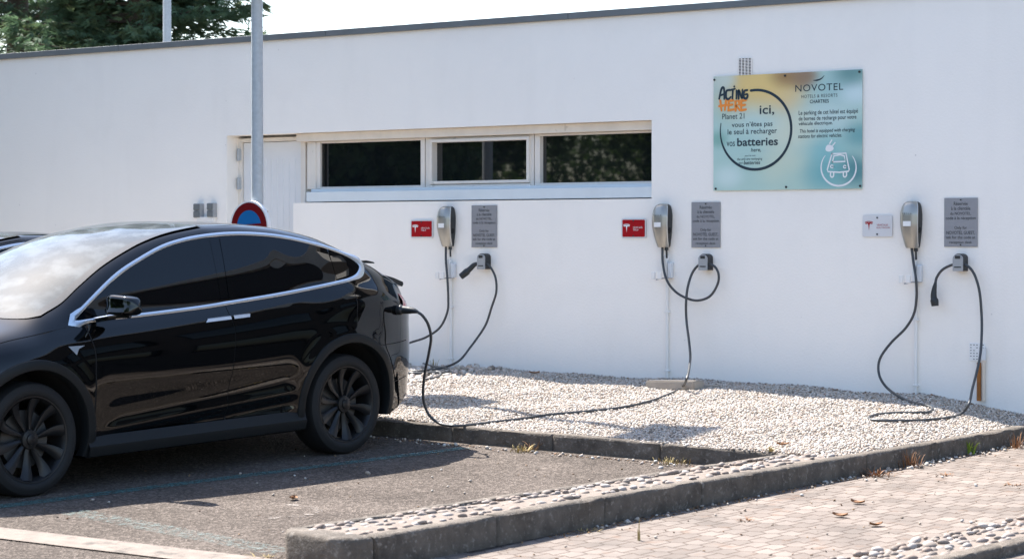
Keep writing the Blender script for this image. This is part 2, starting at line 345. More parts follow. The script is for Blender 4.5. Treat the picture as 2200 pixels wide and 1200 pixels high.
for k in range(26):
    a0 = -.9+k*.13; a1 = a0+.13
    P = [[(cc[0]+r*math.cos(a), cc[1]+r*math.sin(a), gz(cc[0]+r*math.cos(a), cc[1]+r*math.sin(a))+.004) for r in (.24, .31)] for a in (a0, a1)]
    mb.grid(P)
mb.build('painted_arc', 'whitefaint', kind='structure')
# ---------------------------------------------------------------- kerbs
def kerb_run(name, pts, inner, topz, drop, block=1.0, gap=.003, bev=.026):
    """kerb blocks from pts[0] to pts[1] (top outer edge), width towards inner (unit vector*width)"""
    a, b = np.array(pts[0][:2]), np.array(pts[1][:2]); Ln = np.linalg.norm(b-a); d = (b-a)/Ln; iv = np.array(inner); n = max(1, round(Ln/block)); mb = MB()
    for i in range(n):
        s0 = Ln*i/n+gap/2; s1 = Ln*(i+1)/n-gap/2; bm = bmesh.new(); vs = []; jit = rng.normal(0, .004)
        for s in (s0, s1):
            for wv in (0, 1):
                for z in (0, 1):
                    p = a+d*s+iv*(wv if z == 0 or wv == 1 else .0)+iv*jit*.5; zt = topz(*p)+jit*.4
                    vs.append(bm.verts.new((p[0], p[1], zt-(drop if z == 0 else 0))))
        q = vs
        for f in ((0, 1, 3, 2), (4, 6, 7, 5), (0, 4, 5, 1), (2, 3, 7, 6), (1, 5, 7, 3), (0, 2, 6, 4)): bm.faces.new([q[k] for k in f])
        bmesh.ops.bevel(bm, geom=[e for e in bm.edges], offset=bev, segments=3, profile=.6, affect='EDGES')
        bmesh.ops.subdivide_edges(bm, edges=[e for e in bm.edges if e.calc_length() > .3], cuts=14, use_grid_fill=True)
        for v in bm.verts:
            v.co += Vector((rng.normal(0, .0018), rng.normal(0, .0018), rng.normal(0, .0015)))
        mb.bm(bm)
    return mb.build(name, 'kerb', smooth=True, kind='structure')
y0, y1 = KP[0][1], 1.0
dK = np.array([np.polyval(kx, 1)-np.polyval(kx, 0), 1.]); dK /= np.linalg.norm(dK); nK = np.array([-dK[1], dK[0]])
kerb_run('kerb', [(KX(y0), y0), (KX(y1), y1)], nK*.115, lambda x, y: KZ(y), .26)
# inner kerb of the island (asphalt side) and its rounded nose
yi0 = G(665, 1128, .175)[1]; yi1 = -3.28
kerb_run('kerb', [(IX(yi1), yi1), (IX(yi0), yi0)], np.array([dK[1], -dK[0]])*.07, lambda x, y: KZ(y)-.004, .24, bev=.018)
na, nb, nc2, nd = G(612, 1141, .17), G(766, 1152, .175), G(700, 1113, .175), G(825, 1152, .175)
nose = [(IX(yi0), yi0), (IX(yi0)+.01, yi0-.10), (IX(yi0)+.09, yi0-.19), (KX(y0)-.16, y0-.20), (KX(y0)-.02, y0-.12), (KX(y0), y0-.012), (KX(y0)-.02, y0-.012), (KX(y0)-.13, y0+.03), (IX(yi0)+.09, yi0)]
bm = bmesh.new(); zt = KZ(y0)-.0
lo = [bm.verts.new((p[0], p[1], zt-.26)) for p in nose]; hi = [bm.verts.new((p[0], p[1], zt)) for p in nose]
bm.faces.new(hi); bm.faces.new(lo[::-1])
for i in range(len(nose)): bm.faces.new((lo[i], lo[(i+1) % len(nose)], hi[(i+1) % len(nose)], hi[i]))
bmesh.ops.recalc_face_normals(bm, faces=bm.faces)
bmesh.ops.bevel(bm, geom=[e for e in bm.edges], offset=.03, segments=3, profile=.6, affect='EDGES')
MB().bm(bm).build('kerb', 'kerb', smooth=True, kind='structure')
# kerb at the head of the bay, in front of the gravel
kz3 = lambda x, y: gz(x, -3.3)+.13
kerb_run('kerb', [(-9.5, -3.39), (3.08, -3.275)], np.array([.0, .13]), kz3, .24)
# mortar bed of the island
mb = MB(); P = []
for y in np.linspace(y0-.1, -2.6, 30):
    P.append([(IX(y)+.05, y, KZ(y)-.02), (.5*(IX(y)+KX(y)), y, KZ(y)-.006), (KX(y)-.10, y, KZ(y)-.02)])
mb.grid(P); mb.build('mortar_bed', 'mortar', smooth=True, kind='structure')
# ---------------------------------------------------------------- stones
def ico(sub):
    bm = bmesh.new(); bmesh.ops.create_icosphere(bm, subdivisions=sub, radius=1); bm.verts.index_update()
    v = np.array([x.co[:] for x in bm.verts]); f = np.array([[x.index for x in q.verts] for q in bm.faces]); bm.free(); return v, f
def stones(name, P, size, m, sub=1, flat=(.55, .8), elong=(.7, 1.), jit=.16, tints=None, kind='stuff', align=None):
    bv, bf = ico(sub); n = len(P); nv = len(bv); size = np.broadcast_to(size, (n,))
    sc = np.stack([size, size*rng.uniform(*elong, n), size*rng.uniform(*flat, n)], -1)
    V = bv[None]*(1+rng.normal(0, jit, (n, nv, 1)))*sc[:, None, :]
    ax, ay = rng.normal(0, .35, n), rng.normal(0, .35, n); az = rng.uniform(0, 6.28, n) if align is None else align+rng.normal(0, .35, n)
    if align is not None: ax *= .3; ay *= .3
    c, s = np.cos(ax), np.sin(ax); Y = V[..., 1]*c[:, None]-V[..., 2]*s[:, None]; Z = V[..., 1]*s[:, None]+V[..., 2]*c[:, None]; X = V[..., 0]
    c, s = np.cos(ay), np.sin(ay); X, Z = X*c[:, None]+Z*s[:, None], -X*s[:, None]+Z*c[:, None]
    c, s = np.cos(az), np.sin(az); X, Y = X*c[:, None]-Y*s[:, None], X*s[:, None]+Y*c[:, None]
    V = np.stack([X, Y, Z], -1)+np.asarray(P)[:, None, :]
    Fc = (bf[None]+np.arange(n)[:, None, None]*nv).reshape(-1, 3)
    if tints is None:
        pal = np.array([(.44, .39, .335), (.375, .32, .27), (.51, .475, .435), (.40, .315, .245), (.31, .26, .215), (.46, .385, .335), (.19, .155, .125)])
        t = pal[rng.choice(len(pal), n, p=[.26, .2, .2, .13, .08, .1, .03])]*rng.uniform(.88, 1.08, (n, 1))
    else: t = tints
    T = np.repeat(np.c_[t, np.ones(n)], nv, 0)
    o = bigmesh(name, V.reshape(-1, 3), Fc, m, T); o['kind'] = kind; return o
def cob(n):
    pal = np.array([(.25, .21, .185), (.20, .165, .14), (.32, .285, .26), (.22, .17, .14)]); return pal[rng.choice(4, n)]*rng.uniform(.85, 1.15, (n, 1))
def wallbase(x): return .347-.0125*x
def gravel_h(x, y):
    x = np.asarray(x, float); y = np.asarray(y, float); t = np.clip(-y/3.25, 0, 1); zk = gz(x, -3.3)+.12
    z = wallbase(x)*(1-t)+zk*t+.012*np.sin(2.1*x+1.3*y)+.008*np.sin(5.3*x-3.1*y)
    dist = np.maximum((KX(y)-.1)-x, 0); return np.minimum(z, KZ(y)-.012+.16*dist)
X, Y = np.meshgrid(lin(-9.5, 5.5, .12), np.r_[lin(-3.27, .0, .109)], indexing='ij'); mb = MB(); mb.grid(np.stack([X, Y, gravel_h(X, Y)-.012], -1))
mb.f = [f for f in mb.f if np.mean([mb.v[i][0] for i in f]) < KX(np.mean([mb.v[i][1] for i in f]))-.08]
mb.build('gravel_bed', 'gravelbed', smooth=True, kind='structure')
st = .0172; gx, gy = np.meshgrid(lin(-1.75, 4.6, st), lin(-3.26, -.005, st), indexing='ij'); gx = gx.ravel()+rng.uniform(-.01, .01, gx.size); gy = gy.ravel()+rng.uniform(-.01, .01, gy.size)
k = (gx < KX(gy)-.10)
# keep what the picture can see, plus a margin
gx, gy = gx[k], gy[k]; gzv = gravel_h(gx, gy)+rng.uniform(-.009, .009, gx.size)
stones('gravel', np.c_[gx, gy, gzv], rng.uniform(.0075, .0155, gx.size), 'pebble')
n = 5200; lx = rng.uniform(-9.3, -1.75, n); ly = rng.uniform(-3.2, -.02, n); stones('gravel', np.c_[lx, ly, gravel_h(lx, ly)], rng.uniform(.02, .04, n), 'pebble')
# big flat stones bedded in the island
P = []; 
for y in np.arange(y0-.05, -2.75, .054):
    for s in np.arange(0, 1.01, .3):
        if rng.random() < .15: continue
        xx = IX(y)+.085+s*(KX(y)-IX(y)-.25)+rng.uniform(-.025, .025); yy = y+rng.uniform(-.025, .025); P.append((xx, yy, KZ(yy)-.010+rng.uniform(-.010, .006)))
P = np.array(P); stones('island_cobbles', P, rng.uniform(.015, .046, len(P)), 'pebble', sub=2, flat=(.32, .5), elong=(.5, .8), jit=.05, align=math.pi/2-.1, tints=cob(len(P)))
# second cobbled island in the near corner
q0, q1 = G(1865, 1191, .02), G(2200, 1115, .02); e0, e1 = G(2055, 1200, .05), G(2200, 1155, .05)
dq = (q1-q0)[:2]/np.linalg.norm((q1-q0)[:2]); nq = np.array([dq[1], -dq[0]])
wq = float(np.dot((e1-q0)[:2], nq))
mb = MB(); mb.grid([[(*(q0[:2]+dq*s+nq*v), gz(*(q0[:2]+dq*s+nq*v))+.02+.03*(v > .1)) for v in (-.04, .0, .2, wq)] for s in np.linspace(-2.5, 4.5, 40)]); mb.build('mortar_bed', 'mortar', smooth=True, kind='structure')
P = []
for s in np.arange(-2., 4.4, .07):
    for v in np.arange(.05, wq-.03, .072):
        p = q0[:2]+dq*(s+rng.uniform(-.02, .02))+nq*(v+rng.uniform(-.02, .02)); P.append((*p, gz(*p)+.045+rng.uniform(-.012, .01)))
P = np.array(P); stones('island_cobbles', P, rng.uniform(.02, .046, len(P)), 'pebble', sub=2, flat=(.4, .6), elong=(.55, .85), jit=.045, align=math.atan2(dq[1], dq[0]), tints=cob(len(P)))
ka = q0[:2]+dq*(-2.4)+nq*(wq+.10); kb = q0[:2]+dq*4.4+nq*(wq+.10)
kerb_run('kerb', [tuple(ka), tuple(kb)], -nq*.11, lambda x, y: gz(x, y)+.065, .22)
# loose pebbles on the asphalt and the pavers
P = []
for _ in range(85):
    x = rng.uniform(-1.2, 2.7); P.append((x, -3.39-abs(rng.normal(0, .09))-.02))
for _ in range(26): P.append((rng.uniform(-.6, 2.5), rng.uniform(-7.6, -3.6)))
for _ in range(210):
    y = rng.uniform(-6.2, -.4); p = (KX(y)+.015+abs(rng.normal(0, .07)), y); P.append(p) if rng.random() < .35+.65*(y > -3.6) else None
for _ in range(22): P.append((rng.uniform(3.4, 5.5), rng.uniform(-7, -2)))
P = np.array([(x, y, gz(x, y)+.008) for x, y in P]); stones('loose_pebbles', P, rng.uniform(.007, .016, len(P))*rng.choice([1, 1, 1, 1.4], len(P)), 'pebble')
# leaf litter and grit gathered along the kerb feet
P = []
for _ in range(620):
    y = rng.uniform(-6.6, -.4); P.append((KX(y)+.01+abs(rng.normal(0, .05)), y))
for _ in range(260): P.append((rng.uniform(-1., 2.7), -3.405-abs(rng.normal(0, .05))))
for _ in range(150): P.append((rng.uniform(3.3, 5.6), rng.uniform(-7.5, -1.5)))
for _ in range(70): P.append((rng.uniform(-.5, 2.4), rng.uniform(-7.8, -3.6)))
P = np.array([(x, y, gz(x, y)+.004) for x, y in P]); pal = np.array([(.22, .11, .05), (.15, .085, .045), (.28, .17, .08), (.10, .07, .05)])
stones('leaf_litter', P, rng.uniform(.005, .014, len(P)), 'pebble', flat=(.12, .3), elong=(.3, .8), tints=pal[rng.choice(4, len(P))])
P = []
for _ in range(90): x = rng.uniform(-1.4, 3.2); P.append((x, -abs(rng.normal(0, .05))-.02))
for _ in range(120): P.append((rng.uniform(-1.2, 3.2), rng.uniform(-3.1, -.1)))
P = np.array([(x, y, float(gravel_h(x, y))+.012) for x, y in P]); stones('leaf_litter', P, rng.uniform(.006, .016, len(P)), 'pebble', flat=(.12, .3), elong=(.3, .8), tints=pal[rng.choice(4, len(P))])
# ---------------------------------------------------------------- the white building
XJ, XR, XLO = -5.45, -.131, W(630, 437)[0]; ZT, ZLO, ZP, RD = 2.686, 1.975, 3.70, .28
XL, XE, ZB = -16., 4.3, -.1
bld = empty('white_building', ((XL+XE)/2, 5, 0), 'long low white rendered building with a grey roof edge', 'building')
mb = MB(); v = {}
def q4(*p): mb.add(p, [(0, 1, 2, 3)])
xs = [XL, XJ, XLO, XR, XE]; zs = [ZB, ZLO, ZT, ZP]
for i in range(4):
    for j in range(3):
        if (i == 1 and j < 2) or (i == 2 and j == 1): continue
        q4((xs[i], 0, zs[j]), (xs[i+1], 0, zs[j]), (xs[i+1], 0, zs[j+1]), (xs[i], 0, zs[j+1]))
q4((XJ, 0, ZB), (XJ, RD, ZB), (XJ, RD, ZT), (XJ, 0, ZT)); q4((XLO, 0, ZB), (XLO, RD, ZB), (XLO, RD, ZLO), (XLO, 0, ZLO))
q4((XR, 0, ZLO), (XR, RD, ZLO), (XR, RD, ZT), (XR, 0, ZT)); q4((XLO, 0, ZLO), (XR, 0, ZLO), (XR, RD, ZLO), (XLO, RD, ZLO))
q4((XJ, 0, ZT), (XR, 0, ZT), (XR, RD, ZT), (XJ, RD, ZT)); q4((XJ, RD, ZB), (XR, RD, ZB), (XR, RD, ZT), (XJ, RD, ZT))
q4((XL, 0, ZB), (XL, 10, ZB), (XL, 10, ZP), (XL, 0, ZP)); q4((XE, 0, ZB), (XE, 10, ZB), (XE, 10, ZP), (XE, 0, ZP)); q4((XL, 10, ZB), (XE, 10, ZB), (XE, 10, ZP), (XL, 10, ZP))
mb.build('wall', 'stucco', bld, recalc=False)
MB().bevbox((XL, .0, ZP-.02), (XE, 10, ZP-.005), 0).build('roof', 'roof', bld)
mb = MB(); cx = XL-.04
while cx < XE:
    mb.bevbox((cx+.003, -.035, ZP-.055), (min(cx+3., XE+.04)-.001, .22, ZP+.006), .004); cx += 3.
mb.build('coping', 'coping', bld)
MT['dkbrown'] = mat('dark_brown_cladding', (.085, .066, .054), .8, var=.1, vscale=2)
b2 = empty('brown_building', (16, 8, 0), 'dark brown clad building with white roof band, standing past the right end', 'building')  # building added out of view, to be mirrored in the car's doors and windows
MB().bevbox((4.5, 3.2, -.1), (32, 14, 8.5), 0).build('wall', 'dkbrown', b2)
MB().bevbox((4.4, 3.0, 8.502), (32.1, 14.1, 8.8), .01).build('roof_band', 'stucco', b2)
for k in range(8):
    for zf in (.5, 3.4): f = MB().bevbox((5.7+k*3.2, 3.1, zf), (8.1+k*3.2, 3.195, zf+1.9), .01).build('window', 'liner', b2); MB().bevbox((5.8+k*3.2, 3.085, zf+.1), (8.0+k*3.2, 3.098, zf+1.8), 0).build('pane', 'pane', f, off=b2.location)
MB().bevbox((6.2, 1.9, 6.5), (7.4, 3.19, 7.5), .02).build('white_box_bay', 'stucco', b2)  # bay added so its sunlit side shows bright in the car's windows
# lintel board, sill, windows, door
y = .13; lx0 = W(668, 300, y)[0]
MB().bevbox((lx0-.14, .06, 2.60), (XR-.002, RD-.005, ZT-.002), .006).build('lintel', 'soffit', bld)
MB().bevbox((W(658, 420, .012)[0], .012, 1.985), (XR-.002, RD-.003, 2.085), .005).bevbox((W(668, 420, .05)[0], .05, 2.086), (XR-.004, RD-.004, 2.115), .004).build('window_sill', 'sill', bld)
yp = .17
def X_(p): return W(p, 345, yp)[0]
zb_ = W(800, 400, yp)[2]; ztp = W(800, 305, yp)[2]
bays = [(W(662, 345, .13)[0], X_(920)), (X_(922), X_(1154)), (X_(1156), XR-.004)]
panes = [(X_(692), X_(911)), (X_(939), X_(1142)), (X_(1167), XR-.03)]
for i, ((b0, b1), (p0, p1)) in enumerate(zip(bays, panes)):
    za, zc_ = zb_, ztp
    if i == 1: za += .035; zc_ -= .03
    mb = MB(); F0, F1, D0 = 2.117, 2.598, .115
    mb.bevbox((b0, D0, F0), (b1, RD-.01, za), .004).bevbox((b0, D0, zc_), (b1, RD-.01, F1), .004).bevbox((b0, D0, za), (p0, RD-.01, zc_), .004).bevbox((p1, D0, za), (b1, RD-.01, zc_), .004)
    if i == 0:
        for xx in (b0+.09, b0+.15): mb.bevbox((xx, D0-.012, F0+.002), (xx+.035, D0+.01, F1-.002), .003)
    if i == 1:
        s = .028
        for a, b in (((p0-s, za-s), (p1+s, za)), ((p0-s, zc_), (p1+s, zc_+s)), ((p0-s, za), (p0, zc_)), ((p1, za), (p1+s, zc_))): mb.bevbox((a[0], D0-.03, a[1]), (b[0], D0+.01, b[1]), .003)
        mb.bevbox((p0-s-.01, D0-.02, za-s-.028), (p1+s+.01, D0+.01, za-s-.008), .002)
    f = mb.build('window', 'frame', bld); MB().bevbox((p0-.002, yp, za-.002), (p1+.002, yp+.012, zc_+.002), 0).build('pane', 'pane', f, off=bld.location)
dx0, dx1 = W(529, 400, .25)[0], W(657, 400, .2)[0]
mb = MB(); mb.bevbox((dx0+.01, .20, .45), (dx1-.03, .255, 2.615), .004)
xx = dx0+.16
while xx < dx1-.12: mb.bevbox((xx, .194, .6), (xx+.012, .21, 2.44), .003); xx += .082
dr = mb.build('door', 'door', bld)
mb = MB(); mb.bevbox((dx0-.06, .17, ZB), (dx0+.006, RD-.004, 2.66), .004).bevbox((dx1-.026, .15, ZB), (dx1+.04, RD-.004, 2.66), .004).bevbox((dx0+.006, .17, 2.62), (dx1-.026, RD-.004, 2.66), .004); mb.build('door_frame', 'frame', bld)
for z in (2.49, 2.19):
    MB().bevbox((dx0-.03, .14, z-.06), (dx0+.012, .168, z+.06), .004).tube([(dx0-.005, .135, z-.065), (dx0-.005, .135, z+.065)], .011).build('hinge', 'galv', dr, off=bld.location)
# ---------------------------------------------------------------- things on the wall
def board(name, px, y, m, label, cat, group=None, thick=.006, rad=.0):
    """px: left, top, right, bottom as seen; an upright plate on the wall"""
    a = W(px[0], (px[1]+px[3])/2, y); b = W(px[2], (px[1]+px[3])/2, y)
    cxp = (px[0]+px[2])/2; zt = W(cxp, px[1], y)[2]; zb = W(cxp, px[3], y)[2]
    t = empty(name, ((a[0]+b[0])/2, y, zb), label, cat, group); bm = bmesh.new(); r = rad; P = []
    if r > 0:
        for cx_, cz_, a0 in ((b[0]-r, zt-r, 0), (a[0]+r, zt-r, 90), (a[0]+r, zb+r, 180), (b[0]-r, zb+r, 270)):
            P += [(cx_+r*math.cos(math.radians(a0+k*18)), cz_+r*math.sin(math.radians(a0+k*18))) for k in range(6)]
    else: P = [(b[0], zt), (a[0], zt), (a[0], zb), (b[0], zb)]
    bm.free(); MB().prism(P, y, y+thick).build('plate', m, t)
    return t, a[0], b[0], zb, zt
def bolts(t, pts, y, r=.010):
    for x, z in pts: MB().tube([(x, y+.002, z), (x, y-.006, z)], r, 10).build('bolt', 'bolt', t)
def panel_mat(x0, x1, z0, z1, off):
    m = bpy.data.materials.new('printed_colour_blur'); m.use_nodes = True; t = m.node_tree; N = t.nodes; L = t.links; b = N['Principled BSDF']; b.inputs['Roughness'].default_value = .28
    tc = N.new('ShaderNodeTexCoord'); sp = N.new('ShaderNodeSeparateXYZ'); L.new(tc.outputs['Object'], sp.inputs[0]); cb = N.new('ShaderNodeCombineXYZ')
    for i, (s, lo, hi) in enumerate((('X', x0-off[0], x1-off[0]), ('Z', z0-off[2], z1-off[2]))):
        r = N.new('ShaderNodeMapRange'); r.inputs[1].default_value = lo; r.inputs[2].default_value = hi; L.new(sp.outputs[s], r.inputs[0]); L.new(r.outputs[0], cb.inputs[i])
    prev = (.45, .63, .57, 1)
    blobs = [(.12, .5, .5, (.44, .64, .60)), (.30, .92, .42, (.74, .50, .17)), (.50, .96, .18, (.22, .12, .055)), (.44, .80, .26, (.72, .58, .34)), (.62, .95, .13, (.34, .22, .14)), (.84, .86, .24, (.36, .56, .56)), (.96, .80, .14, (.62, .76, .78)), (.93, .99, .16, (.12, .27, .27)), (.78, .6, .24, (.55, .70, .68)), (.70, .28, .3, (.22, .52, .55)), (.95, .15, .2, (.05, .21, .24)), (.99, .45, .16, (.14, .36, .38)), (.04, .92, .16, (.50, .62, .58)), (.5, .2, .25, (.60, .68, .55)), (.52, .5, .26, (.68, .72, .58)), (.30, .62, .22, (.52, .70, .67)), (.10, .12, .14, (.62, .76, .74)), (.03, .45, .10, (.22, .44, .38)), (.58, .05, .2, (.45, .62, .55)), (.76, .12, .2, (.18, .44, .46)), (.34, .92, .30, (.80, .58, .22)), (.50, .98, .14, (.34, .20, .09)), (.08, .97, .10, (.62, .68, .60)), (.62, .97, .12, (.30, .20, .13))]
    for cx, cz, rr, col in blobs:
        d = N.new('ShaderNodeVectorMath'); d.operation = 'DISTANCE'; L.new(cb.outputs[0], d.inputs[0]); d.inputs[1].default_value = (cx, cz, 0)
        r = N.new('ShaderNodeMapRange'); r.interpolation_type = 'SMOOTHERSTEP'; r.inputs[1].default_value = 0; r.inputs[2].default_value = rr*1.25; r.inputs[3].default_value = .85; r.inputs[4].default_value = 0; L.new(d.outputs['Value'], r.inputs[0])
        x = N.new('ShaderNodeMix'); x.data_type = 'RGBA'; L.new(r.outputs[0], x.inputs[0])
        if isinstance(prev, tuple): x.inputs[6].default_value = prev
        else: L.new(prev, x.inputs[6])
        x.inputs[7].default_value = (*col, 1); prev = x.outputs[2]
    L.new(prev, b.inputs['Base Color']); return m
yb = -.016
t, xa, xb, za, zt = board('information_sign', (1533, 157, 1852, 407.5), yb, 'white', 'large teal and orange printed hotel sign with black lettering on the wall', 'sign')
t.children[0].data.materials[0] = panel_mat(xa, xb, za, zt, t.location)
yt = yb-.0015
mb = MB(); ps = lambda zx, zy: (1500+zx/3.4275, 100+zy/3.4275)
def T(body, x0, x1, y0, y1, **k):
    a = ps(x0, y0); b = ps(x1, y1); tilt = .035*(b[0]-a[0]); wtext(mb, body, a[0], b[0], a[1]+tilt/2, b[1]-tilt/2, yt, **k)
T('ici,', 452, 560, 432, 510, bold=.012); T('vous n\u2019\u00eates pas', 247, 547, 548, 606, bold=.005); T('le seul \u00e0 recharger', 217, 580, 598, 662, bold=.005); T('vos', 210, 270, 700, 736)
T('batteries', 287, 587, 665, 736, bold=.02); T('here,', 388, 462, 745, 780, shear=.2, bold=.006); T("you're not", 342, 422, 795, 814, shear=.2); T('the only one recharging', 287, 472, 815, 845, shear=.2)
T('your', 297, 330, 852, 870, shear=.2); T('batteries', 335, 457, 838, 870, shear=.2, bold=.012); T('Planet 21', 177, 340, 490, 537)
T('NOVOTEL', 715, 1068, 270, 333, bold=.002, space=1.1); T('CHARTRES', 822, 962, 388, 419, bold=.012)
T('Le parking de cet h\u00f4tel est \u00e9quip\u00e9', 740, 1177, 458, 514, bold=.006); T('de bornes de recharge pour votre', 740, 1165, 502, 556, bold=.006); T('v\u00e9hicule \u00e9lectrique.', 740, 990, 547, 590, bold=.006)
T('This hotel is equipped with charging', 748, 1155, 597, 645, shear=.2, bold=.006); T('stations for electric vehicles.', 735, 1058, 637, 676, shear=.2, bold=.006)
mb.build('lettering', 'ink', t)
mb = MB(); T('HOTELS & RESORTS', 760, 1025, 347, 380, space=1.15); mb.build('lettering', 'inkgrey', t)
wp = lambda zx, zy: (lambda p: (p[0], p[2]))(W(*ps(zx, zy), yt))
mb = MB()
cxz, rx, ry = (424, 613), 261, 292
arc = [(cxz[0]+rx*math.cos(a)*1., cxz[1]-ry*math.sin(a)-(rx*math.cos(a))*.035) for a in np.radians(np.linspace(98, -191, 40))]
ribbon(mb, [wp(*p) for p in arc], np.array([.022, .025, .025, .024, .025, .024, .02, .008]), yt, 3)
ribbon(mb, [wp(848, 250), wp(875, 249), wp(905, 238), wp(928, 215)], np.array([.004, .014, .012, .004]), yt)
for s in ([(155, 385), (172, 312), (190, 310), (192, 388)], [(160, 362), (195, 350)], [(232, 320), (208, 330), (205, 375), (222, 388), (240, 372)], [(236, 322), (272, 312)], [(256, 318), (252, 385)], [(283, 325), (281, 385)], [(266, 296), (266, 297)], [(298, 385), (298, 322), (325, 382), (326, 318)], [(362, 322), (340, 330), (336, 372), (352, 384), (364, 368), (362, 352), (348, 354)]):
    ribbon(mb, [wp(*p) for p in s], np.array([.019, .023, .016]), yt-.0004, 5, smooth=len(s) > 3)
mb.build('emblem', 'ink', t)
mb = MB()
for s in ([(163, 400), (172, 472)], [(205, 398), (196, 468)], [(155, 440), (215, 430)], [(225, 402), (222, 470)], [(222, 402), (258, 396)], [(222, 434), (252, 428)], [(222, 470), (262, 464)], [(276, 472), (274, 402), (300, 402), (302, 428), (280, 434), (306, 470)], [(318, 400), (316, 470)], [(316, 400), (352, 396)], [(316, 434), (346, 430)], [(316, 470), (352, 464)]):
    ribbon(mb, [wp(*p) for p in s], np.array([.023, .027, .020]), yt-.0002, 4, smooth=False)
mb.build('slogan', 'orange', t)
mb = MB(); cxz, rx, ry = (1034, 890), 129, 135
ribbon(mb, [wp(cxz[0]+rx*math.cos(a), cxz[1]-ry*math.sin(a)) for a in np.radians(np.linspace(140, 398, 30))], np.array([.006, .014, .016, .016, .014, .006]), yt, 3)
for s in ([(985, 790), (1088, 785), (1112, 905), (1108, 918), (1040, 926), (955, 921), (951, 905), (985, 790)], [(988, 850), (1000, 806), (1045, 796), (1076, 806), (1083, 846), (988, 850)], [(975, 928), (975, 952), (986, 962), (997, 952), (998, 928)], [(1069, 928), (1070, 952), (1080, 961), (1092, 950), (1092, 925)]):
    ribbon(mb, [wp(*p) for p in s], .013, yt, 3, smooth=len(s) == 5)
for c in ((985, 883), (1080, 885)): ribbon(mb, [wp(c[0]+10*math.cos(a), c[1]+10*math.sin(a)) for a in np.linspace(0, 6.3, 12)], .010, yt, 2)
mb.add([(wp(962+30*math.cos(a)*(1+.25*math.cos(a-.7)), 748+26*math.sin(a))[0], yt, wp(962, 748+26*math.sin(a))[1]) for a in np.linspace(0, 6.28, 16, endpoint=False)], [tuple(range(16))])
ribbon(mb, [wp(968, 715), wp(984, 690)], .012, yt); ribbon(mb, [wp(988, 733), wp(1008, 708)], .012, yt); mb.build('pictogram', 'white', t)
bolts(t, [wp(120, 246), wp(640, 216), wp(1188, 187), wp(130, 1047), wp(648, 1034), wp(1193, 1026)], yt)
# vent grille of clay slots
a, b = W(1586, 145, -.012), W(1614, 145, -.012); zt = W(1600, 125, -.012)[2]; zb = W(1600, 170, -.012)[2]
t = empty('vent_grille', ((a[0]+b[0])/2, 0, zb), 'small slotted vent grille in the wall above the big sign', 'vent')
MB().bevbox((a[0], -.005, zb), (b[0], -.002, zt), .001).build('backing', 'bolt', t)
mb = MB(); n = 14
for i in range(n+1): mb.bevbox((a[0], -.011, zb+(zt-zb)*i/n-.0024), (b[0], -.0052, zb+(zt-zb)*i/n+.0024), .001)
for i in range(5): x = a[0]+(b[0]-a[0])*i/4; mb.bevbox((x-.0035, -.012, zb), (x+.0035, -.0054, zt), .001)
mb.build('slat', 'stucco', t)
# grey notices, 8 lines
LN = ['R\u00e9serv\u00e9e', '\u00e0 la client\u00e8le', 'du NOVOTEL,', 'code \u00e0 la r\u00e9ception', None, 'Only for', 'NOVOTEL GUEST,', 'ask for the code at', 'reception desk']
WD = [.42, .58, .63, .90, 0, .38, .86, .87, .68]
for px, lab in (((1013, 441, 1067.5, 531), 'grey lettered notice by the left charging point, below the windows'), ((1485.5, 434, 1547.5, 531.5), 'grey lettered notice by the middle charging point, left of the big sign bottom'), ((2028.5, 425, 2100, 530), 'grey lettered notice at the right end of the wall')):
    t, xa, xb, za, zt = board('notice_plate', px, -.01, 'signgrey', lab, 'notice', 'grey notices beside the charging points', .005)
    mb = MB(); H = zt-za; xm = (xa+xb)/2; wd = xb-xa
    for i, (s, q) in enumerate(zip(LN, WD)):
        if s:
            z = zt-H*(.115+i*.0985); has = any(c in s for c in 'pjyqg,'); h = H*(.070 if s[0].isupper() or 'l' in s else .06)*(1.15 if has else 1)
            text(mb, s, xm-wd*q/2, xm+wd*q/2, z-(.004 if has else 0), h, -.0115, bold=.008)
    mb.build('lettering', 'inkgrey', t); bolts(t, [(xm, zt-H*.04), (xm, za+H*.04)], -.01, .006)
# emblem plates
def tlogo(mb, cx, cz, s, y):
    up = [(-.5+i*.1, .40+.10*(1-((-.5+i*.1)/.5)**2)) for i in range(11)]; lo = [(p[0]*.97, p[1]-.085) for p in up[::-1]]
    n = 11
    mb.add([(cx+p[0]*s, y, cz+p[1]*s) for p in up+lo], [(i, i+1, 2*n-2-i, 2*n-1-i) for i in range(n-1)])
    body = [(-.47, .27), (-.40, .15), (-.27, .20), (-.16, .22), (-.085, .12), (0, -.55), (.085, .12), (.16, .22), (.27, .20), (.40, .15), (.47, .27), (.25, .345), (.06, .37), (0, .30), (-.06, .37), (-.25, .345)]
    mb.add([(cx+p[0]*s, y, cz+p[1]*s) for p in body], [(0, 1, 2, 15), (15, 2, 3, 14), (14, 3, 4, 13), (13, 4, 5), (13, 5, 6), (13, 6, 7, 12), (12, 7, 8, 11), (11, 8, 9, 10)])
